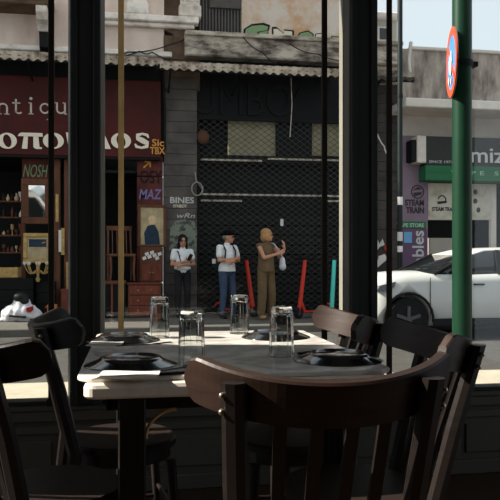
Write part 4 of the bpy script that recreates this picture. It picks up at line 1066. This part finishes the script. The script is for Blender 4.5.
dg = bpy.context.evaluated_depsgraph_get(); bme = bpy.data.meshes.new_from_object(bo.evaluated_get(dg), depsgraph=dg)
bpy.data.objects.remove(bo); bpy.data.objects.remove(co)
def car_part(name, mb, m, parent=None):
    o = obj(name, mb, m, parent or car, local=True)
    if parent is None: o.location = (-2.1, 0, 0)
    return o
cb_ = mobj('body', bme, 'car_white', car); cb_.location = (-2.1, 0, 0)
# cabin: dark glasshouse with white roof and pillars
CAB = [(1.33,.80,1.04,1.05),(1.6,.76,1.05,1.17),(1.95,.70,1.05,1.34),(2.25,.66,1.06,1.415),(2.7,.66,1.07,1.435),(3.3,.64,1.08,1.41),(3.75,.62,1.09,1.31),(4.05,.68,1.08,1.10)]
def cabin(off, zo, top_only=False):
    mb = MB(); vs = []; fs = []
    for (x, w, zb_, zt_) in CAB:
        wb = .82
        if top_only: sec = [(-w-.0, zt_-.035+zo), (-w*.93, zt_+zo), (-w*.5, zt_+.022+zo), (w*.5, zt_+.022+zo), (w*.93, zt_+zo), (w, zt_-.035+zo)]
        else: sec = [(-wb, zb_-.08), (-w, max(zt_-.03, zb_)), (-w*.92, zt_), (w*.92, zt_), (w, max(zt_-.03, zb_)), (wb, zb_-.08)]
        vs += [(x, y, z) for y, z in sec]
    n = 6
    for k in range(len(CAB)-1):
        for i in range(n): j = (i+1) % n; fs.append((k*n+i, (k+1)*n+i, (k+1)*n+j, k*n+j))
    fs.append(tuple(range(n))); fs.append(tuple(range((len(CAB)-1)*n, len(CAB)*n))[::-1])
    return mb.add(vs, fs, True)
car_part('glasshouse', cabin(0, 0), 'car_glass')
CABall = CAB; CAB = [c_ for c_ in CABall if 1.9 < c_[0] < 3.8]
car_part('roof', cabin(0, .012, True), 'car_white'); CAB = CABall
for s in (-1, 1):
    car_part('windscreen_pillar', MB().tube([(1.31, s*.83, 1.03), (1.62, s*.785, 1.18), (1.97, s*.715, 1.35)], .026, 8), 'car_black')
    car_part('door_pillar', MB().bar((2.42, s*.838, 1.02), (2.46, s*.68, 1.41), .07, .03, up=(0,1,0)), 'car_black')
    car_part('rear_pillar', MB().tube([(4.0, s*.80, 1.06), (3.72, s*.65, 1.29), (3.3, s*.65, 1.40)], .05, 8), 'car_white')
    car_part('mirror', MB().ell((1.68, s*.95, 1.09), (.1, .11, .075)), 'car_black')
    car_part('headlamp', MB().prism([(.36, .78), (.40, .86), (.66, .92), (.64, .84), (.46, .77)], s*.84-(.05), s*.84+(.05), 'y'), 'lamp_clear')
    car_part('sill_trim', MB().bbox(1.28, 3.0, s*.885-.03, s*.885+.03, .22, .34, .01), 'car_black')
    for x in (1.95, 2.95): car_part('door_handle', MB().bbox(x, x+.18, s*.90-.015, s*.90+.02, .86, .885, .008), 'car_black')
    for x in (1.22, 2.44): car_part('door_seam', MB().box(x, x+.008, s*.897-.004, s*.897+.004, .36, .98), 'car_black')
    for x in (.87, 3.42):
        pts = [(x+.40*math.cos(R(a)), s*.892, .34+.40*math.sin(R(a))) for a in range(-8, 189, 14)]
        car_part('arch_trim', MB().tube(pts, .022, 6), 'car_black')
        w = car_part('wheel', MB().tube([(x, s*.66, .335), (x, s*.68, .335), (x, s*.86, .335), (x, s*.88, .335)], [.30, .335, .335, .31], 32), 'tyre')
        rm = car_part('rim', MB().lathe([(.21,0),(.21,.02)], 28), 'car_black', w); rm.rotation_euler = (R(90), 0, 0); rm.location = (x, s*.885 if s > 0 else s*.865, .335)
        sp = MB()
        for k in range(5):
            a = 2*math.pi*k/5+.3; sp.bar((x+.03*math.cos(a), s*.892, .335+.03*math.sin(a)), (x+.2*math.cos(a), s*.892, .335+.2*math.sin(a)), .05, .02, up=(0,1,0))
        sp.tube([(x, s*.88, .335), (x, s*.905, .335)], .05, 12)
        car_part('spokes', sp, 'rim_grey', w)
car_part('grille', MB().bbox(.26, .33, -.42, .42, .46, .66, .02), 'car_black'); car_part('front_bumper', MB().bbox(.29, .42, -.66, .66, .26, .36, .03), 'car_black')
car_part('number_plate', MB().bbox(.245, .27, -.26, .26, .4, .5, .005), 'paper_white')

# white van at the near kerb (seen in the antiques shop's mirror)
van = thing('delivery_van', 'white van on the near side, seen in the antiques shop mirror', 'van', (-3.9, 6.5, RZ))
vsec = [(-2.42,.38),(-1.95,.32),(2.1,.32),(2.32,.45),(2.34,.82),(2.22,1.0),(1.72,1.2),(1.22,1.9),(1.0,2.08),(.6,2.16),(-2.2,2.18),(-2.38,2.1),(-2.45,1.8)]
vb = MB(); vv = []; vf = []
for (y, k, dz) in ((-.93,.965,.02), (-.95,1,0), (-.80,1,0) , (.80,1,0), (.95,1,0), (.93,.965,.02)):
    tp = .12 if abs(y) > .85 else 0
    vv += [(x*k, y-(math.copysign(tp*max(0, (z-1.1)/1.1), y)), .3+(z-.3)*(1 if abs(y) < .9 else .985)+dz*0) for x, z in vsec]
nv = len(vsec)
for k in range(5):
    for i in range(nv): vf.append((k*nv+i, k*nv+(i+1) % nv, (k+1)*nv+(i+1) % nv, (k+1)*nv+i))
vf.append(tuple(range(nv))[::-1]); vf.append(tuple(range(5*nv, 6*nv)))
obj('body', vb.add(vv, vf), 'car_white', van, local=True)
for s_ in (-1, 1):
    def side(P): return MB().add([(x, s_*(.953-.12*max(0, (z-1.1)/1.1)), z) for x, z in P]+[(x, s_*(.90-.12*max(0, (z-1.1)/1.1)), z) for x, z in P],
        [tuple(range(len(P))) if s_ < 0 else tuple(range(len(P)))[::-1]]+[(i, (i+1) % len(P), len(P)+(i+1) % len(P), len(P)+i) for i in range(len(P))])
    obj('side_window', side([(-2.1,1.3),(-1.15,1.3),(-1.15,1.88),(-2.1,1.88)]), 'car_glass', van, local=True)
    obj('side_window', side([(-1.0,1.3),(.0,1.3),(.0,1.88),(-1.0,1.88)]), 'car_glass', van, local=True)
    obj('cab_window', side([(.15,1.25),(1.5,1.25),(1.1,1.85),(.15,1.88)]), 'car_glass', van, local=True)
    obj('side_moulding', MB().bbox(-2.3, 2.1, s_*.955-.015, s_*.955+.015, .62, .72, .01), 'car_black', van, local=True)
    obj('door_seam', MB().box(.06, .072, s_*.95-.006, s_*.95+.006, .45, 1.2), 'car_black', van, local=True)
    obj('door_handle', MB().bbox(.15, .33, s_*.97-.015, s_*.97+.015, 1.08, 1.12, .008), 'car_black', van, local=True)
    obj('wing_mirror', MB().bbox(1.35, 1.47, s_*1.05-.09, s_*1.05+.06, 1.22, 1.45, .03), 'car_black', van, local=True)
    obj('headlamp', MB().bbox(2.14, 2.345, s_*.72-.14, s_*.72+.14, .84, .99, .03), 'lamp_clear', van, local=True)
    for x in (-1.5, 1.4):
        obj('wheel_arch', MB().tube([(x+.40*math.cos(R(a)), s_*.945, .34+.40*math.sin(R(a))) for a in range(0, 181, 15)], .035, 6), 'car_black', van, local=True)
        w_ = obj('wheel', MB().tube([(x, s_*.74, .34), (x, s_*.76, .34), (x, s_*.96, .34), (x, s_*.975, .34)], [.31, .34, .34, .31], 24), 'tyre', van, local=True)
        obj('hubcap', MB().tube([(x, s_*.97, .34), (x, s_*.985, .34)], [.2, .17], 18), 'rim_grey', w_, local=True)
obj('windscreen', MB().add([(1.73,-.80,1.22),(1.73,.80,1.22),(1.26,.76,1.88),(1.26,-.76,1.88),(1.66,-.80,1.18),(1.66,.80,1.18),(1.19,.76,1.86),(1.19,-.76,1.86)], [(0,1,2,3),(7,6,5,4),(0,4,5,1),(1,5,6,2),(2,6,7,3),(3,7,4,0)]), 'car_glass', van, local=True)
obj('front_bumper', MB().bbox(2.2, 2.42, -.92, .92, .3, .5, .04), 'car_black', van, local=True)
obj('grille', MB().bbox(2.28, 2.36, -.5, .5, .6, .8, .02), 'car_black', van, local=True)

# ------------------------------------------------------------------ kick scooters
def scooter(px, Y, rz, m, label, lean=0.0):
    x = XY(px, Y); t = thing('kick_scooter', label, 'scooter', (x, Y, GZ), rz, 'rental kick scooters by the grille'); t.rotation_euler = (0, lean, rz)
    obj('deck', MB().bbox(-.08, .08, -.25, .42, .10, .145, .015), m, t, local=True)
    obj('grip_mat', MB().bbox(-.065, .065, -.2, .38, .145, .15, .002), 'tyre', t, local=True)
    for y in (-.42, .5):
        w = obj('wheel', MB().tube([(-.03, y, .11), (-.022, y, .11), (.022, y, .11), (.03, y, .11)], [.09, .11, .11, .09], 20), 'tyre', t, local=True)
        obj('hub', MB().tube([(-.034, y, .11), (.034, y, .11)], .045, 12), 'rim_grey', w, local=True)
    obj('rear_mudguard', MB().tube([(0, .5+.13*math.cos(R(a)), .11+.13*math.sin(R(a))) for a in range(20, 150, 15)], .03, 6), m, t, local=True)
    obj('neck', MB().bar((0, -.25, .12), (0, -.36, .3), .07, .07), m, t, local=True)
    obj('stem', MB().tube([(0, -.41, .16), (0, -.36, .34), (0, -.22, 1.12)], [.035, .042, .036], 12), m, t, local=True)
    obj('handlebar', MB().tube([(-.25, -.2, 1.15), (-.12, -.22, 1.14), (.12, -.22, 1.14), (.25, -.2, 1.15)], .016, 8), 'tyre', t, local=True)
    for s in (-1, 1): obj('grip', MB().tube([(s*.15, -.215, 1.143), (s*.25, -.2, 1.15)], .022, 8), 'black_paint', t, local=True)
    obj('display', MB().bbox(-.04, .04, -.26, -.18, 1.12, 1.17, .01), 'black_paint', t, local=True)
mat('scooter_red', (206,62,46), 0.4); mat('scooter_teal', (70,178,168), 0.4)
scooter(312, 13.25, R(-52), 'scooter_red', 'red rental kick scooter right of the woman in the brown jumpsuit')
scooter(238, 13.8, R(40), 'scooter_red', 'red rental kick scooter standing behind the man in the cap')
scooter(331, 12.6, R(-16), 'scooter_teal', 'teal kick scooter left of the window post', R(3))

# ------------------------------------------------------------------ people
mat('skin_a', (178,128,102), 0.6, var=.05, scale=8); mat('skin_b', (186,134,106), 0.6, var=.05, scale=8)
mat('hair_black', (16,14,14), 0.45, var=.2, scale=30, stretch=(4,4,.5)); mat('hair_blond', (168,126,82), 0.55, var=.3, scale=30, stretch=(4,4,.5)); mat('hair_grey', (120,110,100), 0.6)
mat('cloth_white', (222,220,220), 0.9, var=.06, scale=14, bump=.15); mat('cloth_black', (34,34,37), 0.9, var=.2, scale=9, bump=.15)
mat('cloth_denim', (62,76,98), 0.9, var=.2, scale=12, bump=.15); mat('cloth_brown', (104,84,60), 0.85, var=.15, scale=9, bump=.15)
mat('cloth_green', (34,48,40), 0.85, var=.15, scale=9); mat('shoe_dark', (34,30,28), 0.6); mat('shoe_tan', (150,116,84), 0.6); mat('eye_dark', (20,16,15), 0.3); mat('lip', (140,72,66), 0.5)

def hand(mb, wrist, d, n, s=1.0, curl=.5):
    """palm, four unequal bent fingers and a thumb off the side; d: finger direction, n: back of hand normal"""
    w = Vector(wrist); d = Vector(d).normalized(); n = (Vector(n)-d*Vector(n).dot(d)).normalized(); a = d.cross(n)
    M = Matrix((a, d, n)).transposed()
    mb.ell(w+d*.05*s, (.04*s, .055*s, .018*s), 12, 8, M)
    for i, L in enumerate((.066, .076, .071, .055)):
        b = w+d*.09*s+a*((i-1.5)*.0215*s)
        k = b+(d-n*curl*.35).normalized()*L*.5*s; e = k+(d-n*curl*1.2).normalized()*L*.55*s
        mb.cap(b-d*.02*s, k, .0098*s, .0092*s, 8); mb.cap(k, e, .0092*s, .0078*s, 8)
    b = w+d*.03*s-a*.032*s; k = b+(d*.6-a*.75-n*.15).normalized()*.042*s; e = k+(d*.9-a*.25-n*.3).normalized()*.034*s
    mb.cap(b, k, .0125*s, .0108*s, 8); mb.cap(k, e, .0108*s, .0088*s, 8)
def head(mb, c, yaw, pitch=0, s=1.0):
    M = Matrix.Rotation(yaw, 3, 'Z') @ Matrix.Rotation(pitch, 3, 'X')
    c = Vector(c)
    def at(x, y, z): return c+M @ (Vector((x, y, z))*s)
    mb.ell(at(0, .01, .02), (.075*s, .094*s, .098*s), 16, 12, M); mb.ell(at(0, -.025, -.055), (.056*s, .06*s, .062*s), 14, 10, M)
    mb.ell(at(0, -.062, -.092), (.028*s, .026*s, .022*s), 10, 8, M)
    mb.cap(at(0, -.086, .01), at(0, -.102, -.028), .011*s, .016*s, 8)      # nose
    mb.ell(at(0, -.082, .028), (.05*s, .02*s, .012*s), 10, 6, M)           # brow
    mb.ell(at(0, -.083, -.06), (.026*s, .014*s, .012*s), 10, 6, M)          # lips
    for q in (-1, 1): mb.ell(at(q*.076, .01, -.005), (.012*s, .024*s, .034*s), 8, 6, M)
    return at, M
def person(label, loc, rz, skin, J, spec):
    t = thing('person', label, 'person', loc, rz)
    b = MB(); at, HM = head(b, J['head'], J['yaw'], J.get('pitch', 0))
    b.cap(J['neck'], Vector(J['head'])-Vector((0,-.01,.06)), .054, .05)
    ch, pe = Vector(J['chest']), Vector(J['pelvis'])
    b.ell(ch, (.145, .095, .19)); b.ell(pe, (.14, .1, .13)); b.cap(pe, ch, .105, .11)
    for s in ('l', 'r'):
        sh_, el, wr = (Vector(J[k+s]) for k in ('sh', 'el', 'wr')); hp, kn, an = (Vector(J[k+s]) for k in ('hip', 'kn', 'an'))
        b.cap(ch+Vector((0,0,.1)), sh_, .06, .052); b.cap(sh_, el, .046, .036); b.cap(el, wr, .037, .025)
        hand(b, wr, J['hd'+s], J['hn'+s], 1.0, J.get('curl'+s, .6))
        b.cap(hp, kn, .074, .05); b.cap(kn, an, .05, .034); b.ell(an+Vector((0,-.06,-.03)), (.038, .1, .03))
    mobj('body', baked('body', b, .0075, 3), skin, t)
    for q in (-1, 1):
        obj('eye', MB().ell(at(q*.03, -.086, .006), (.011, .008, .007), 8, 6, HM), 'eye_dark', t, local=True)
        obj('eyebrow', MB().ell(at(q*.03, -.095, .03), (.02, .006, .005), 8, 6, HM), spec['hair_m'], t, local=True)
    obj('mouth', MB().ell(at(0, -.095, -.06), (.024, .006, .006), 8, 6, HM), 'lip', t, local=True)
    h = MB()
    for (c, r) in spec['hair']: h.ell(at(*c), r, 14, 10, HM)
    mobj('hair', baked('hair', h, .009, 2), spec['hair_m'], t)
    # top
    g = MB(); g.ell(ch+Vector((0,0,-.01)), (.165, .118, .19)); g.cap(pe+Vector((0,0,.04)), ch, .135, .13); g.tube([pe+Vector((0,0,spec.get('hem', .08)-.06)), ch], [.168, .135], 20); g.cap(Vector(J['neck'])-Vector((0,0,.05)), Vector(J['neck'])-Vector((0,0,.02)), .075, .066)
    for s in ('l', 'r'):
        sh_, el = Vector(J['sh'+s]), Vector(J['el'+s]); k = spec['sleeve']
        g.cap(ch+Vector((0,0,.1)), sh_, .07, .056)
        if k: g.cap(sh_, sh_.lerp(el, k), .057, .062)
    mobj(spec['top_n'], baked('top', g, .011, 3), spec['top_m'], t)
    g = MB(); g.ell(pe, (.152, .118, .13)); g.cap(pe+Vector((0,0,.0)), pe+Vector((0,0,.06)), .12, .12)
    for s in ('l', 'r'):
        hp, kn, an = (Vector(J[k+s]) for k in ('hip', 'kn', 'an'))
        w = spec.get('leg_w', 1.0); g.cap(pe+Vector((0,0,-.02)), hp, .1, .09); g.cap(hp, kn, .09, .066*w); g.cap(kn, an+Vector((0,0,.03)), .066*w, .056*w)
    mobj(spec['leg_n'], baked('legs', g, .011, 3), spec['leg_m'], t)
    for s in ('l', 'r'):
        an = Vector(J['an'+s]); f = Vector(J.get('ft'+s, (0,-1,0)))
        rzf = math.atan2(-f.x, -f.y)*-1
        M = Matrix.Rotation(math.atan2(f.x, -f.y), 3, 'Z')
        m_ = MB().ell(Vector((an.x, an.y, .045))+f*.06, (.048, .13, .045), 14, 10, M).ell(Vector((an.x, an.y, .075)), (.048, .055, .05), 12, 8)
        o = mobj('shoe', baked('shoe', m_, .009, 2), spec['shoe_m'], t)
        for v in o.data.vertices: v.co.z = max(v.co.z, .0)
    return t, at, HM

SK = dict(hipl=(-.09,0,.84), hipr=(.09,0,.84))
# woman, white t-shirt, arms folded
J = dict(head=(0,-.03,1.485), yaw=0, pitch=R(8), neck=(0,.0,1.36), chest=(0,0,1.17), pelvis=(0,0,.90), shl=(-.165,.0,1.285), shr=(.165,.0,1.285),
  ell=(-.215,-.05,1.03), elr=(.215,-.05,1.03), wrl=(.02,-.19,1.09), wrr=(-.04,-.2,1.02), hdl=(.9,.1,.35), hdr=(-.95,.12,.1), hnl=(0,-1,.2), hnr=(0,-1,.2),
  hipl=(-.085,0,.83), hipr=(.085,0,.83), knl=(-.09,-.02,.45), knr=(.095,-.02,.45), anl=(-.095,.01,.09), anr=(.10,.01,.09))
pw1, at1, _ = person('woman with long black hair in a white t-shirt, arms folded', (XY(182.5, 13.75), 13.75, GZ), R(6), 'skin_a', J,
  dict(hair_m='hair_black', hair=[((0,.03,.055),(.088,.1,.085)), ((0,.065,-.05),(.095,.065,.16)), ((-.072,.02,-.1),(.032,.05,.14)), ((.072,.02,-.1),(.032,.05,.14)), ((-.06,-.045,.045),(.035,.04,.05)), ((.06,-.045,.045),(.035,.04,.05))],
       top_n='t_shirt', top_m='cloth_white', sleeve=.5, leg_n='trousers', leg_m='cloth_black', shoe_m='shoe_dark', hem=.1))
obj('phone', MB().bbox(-.035, .035, -.006, .006, -.07, .07, .004), 'shoe_dark', pw1, local=True); o = [c for c in pw1.children if c.name.startswith('phone')][0]; o.location = (.105, -.235, 1.17); o.rotation_euler = (R(20), R(25), 0)
obj('bag_strap', MB().tube([(-.15,.06,1.34), (-.1,-.1,1.27), (-.06,-.13,1.1), (-.12,-.1,.95)], .012, 6), 'cloth_black', pw1, local=True)
# man, cap, white shirt, arms folded, turned to the right
J = dict(head=(.02,-.02,1.555), yaw=R(38), pitch=0, neck=(0,.0,1.43), chest=(0,0,1.23), pelvis=(0,0,.93), shl=(-.185,.0,1.36), shr=(.185,.0,1.36),
  ell=(-.23,-.06,1.11), elr=(.235,-.06,1.11), wrl=(.03,-.22,1.14), wrr=(-.03,-.235,1.09), hdl=(.95,.15,.15), hdr=(-.95,.2,.1), hnl=(0,-1,.2), hnr=(0,-1,.2),
  hipl=(-.09,0,.86), hipr=(.09,0,.86), knl=(-.10,-.02,.47), knr=(.11,-.03,.47), anl=(-.11,.01,.09), anr=(.13,.0,.09))
pm1, at2, HM2 = person('man in a dark cap and white shirt with folded arms', (XY(227, 13.3), 13.3, GZ), R(30), 'skin_b', J,
  dict(hair_m='hair_grey', hair=[((0,.06,.0),(.078,.055,.06)), ((-.07,.02,.0),(.014,.04,.04)), ((.07,.02,.0),(.014,.04,.04))],
       top_n='shirt', top_m='cloth_white', sleeve=.6, leg_n='jeans', leg_m='cloth_denim', shoe_m='shoe_dark', hem=.03))
cp = MB(); cp.ell(at2(0, .012, .068), (.092, .108, .072), 14, 10, HM2); cp.ell(at2(0, -.11, .062), (.065, .075, .012), 14, 8, HM2)
mobj('cap', baked('cap', cp, .008, 2), mat('cap_black', (15,15,17), .95, spec=.05), pm1)
for q in (-1, 1): obj('sunglass_lens', MB().ell(at2(q*.032, -.096, .004), (.028, .01, .018), 10, 6, HM2), 'eye_dark', pm1, local=True)
bp_ = MB(); bp_.ell((0, .2, 1.14), (.15, .1, .24)).ell((0, .24, 1.03), (.14, .1, .13))
bk = thing('backpack', 'dark green backpack worn by the man in the cap', 'bag', pm1.location, R(30))
mobj('pack', baked('pack', bp_, .014, 2), 'cloth_green', bk)
obj('front_pocket', MB().bbox(-.1, .1, .31, .36, .96, 1.12, .02), 'cloth_green', bk, local=True); obj('white_patch', MB().bbox(-.165, -.14, .16, .26, 1.05, 1.14, .004), 'paper_white', bk, local=True)
for s in (-1, 1): obj('strap', MB().tube([(s*.1, .1, 1.4), (s*.11, -.0, 1.425), (s*.115, -.115, 1.3), (s*.13, -.1, 1.15), (s*.17, .08, 1.02)], .016, 6), 'cloth_black', bk, local=True)
# woman, brown jumpsuit, bob, hands raised to the right
J = dict(head=(.015,-.02,1.585), yaw=R(62), pitch=0, neck=(0,.0,1.46), chest=(0,0,1.26), pelvis=(0,0,.96), shl=(-.165,.0,1.385), shr=(.165,.0,1.385),
  ell=(-.15,-.16,1.16), elr=(.25,-.08,1.17), wrl=(.10,-.26,1.24), wrr=(.24,-.26,1.33), hdl=(.85,-.1,.4), hdr=(-.2,-.1,.95), hnl=(0,-1,.3), hnr=(.6,-.8,0),
  hipl=(-.09,0,.88), hipr=(.09,0,.88), knl=(-.10,-.02,.48), knr=(.11,-.02,.48), anl=(-.11,.0,.09), anr=(.13,.02,.09), ftl=(-.3,-.95,0), ftr=(.5,-.86,0))
pw2, at3, HM3 = person('woman with short blond hair in a sleeveless brown jumpsuit', (XY(266, 12.95), 12.95, GZ), R(24), 'skin_b', J,
  dict(hair_m='hair_blond', hair=[((0,.025,.05),(.092,.105,.085)), ((0,.06,-.03),(.1,.07,.1)), ((-.075,.01,-.04),(.035,.06,.075)), ((.075,.01,-.04),(.035,.06,.075))],
       top_n='jumpsuit_top', top_m='cloth_brown', sleeve=0, leg_n='jumpsuit_legs', leg_m='cloth_brown', leg_w=1.35, shoe_m='shoe_tan', hem=.0))
for q in (-1, 1): obj('sunglass_lens', MB().ell(at3(q*.032, -.094, .004), (.026, .01, .018), 10, 6, HM3), 'eye_dark', pw2, local=True)
hb = thing('shoulder_bag', 'small white shoulder bag held by the woman in the brown jumpsuit', 'bag', pw2.location, R(24))
mobj('pouch', baked('pouch', MB().ell((.235,-.2,1.06),(.05,.07,.13)).ell((.24,-.2,1.0),(.06,.08,.08)), .012, 2), 'bag_plastic', hb)
obj('strap', MB().tube([(.09,.03,1.445), (.12,-.07,1.435), (.17,-.14,1.34), (.235,-.2,1.18)], .009, 6), 'bag_plastic', hb, local=True)
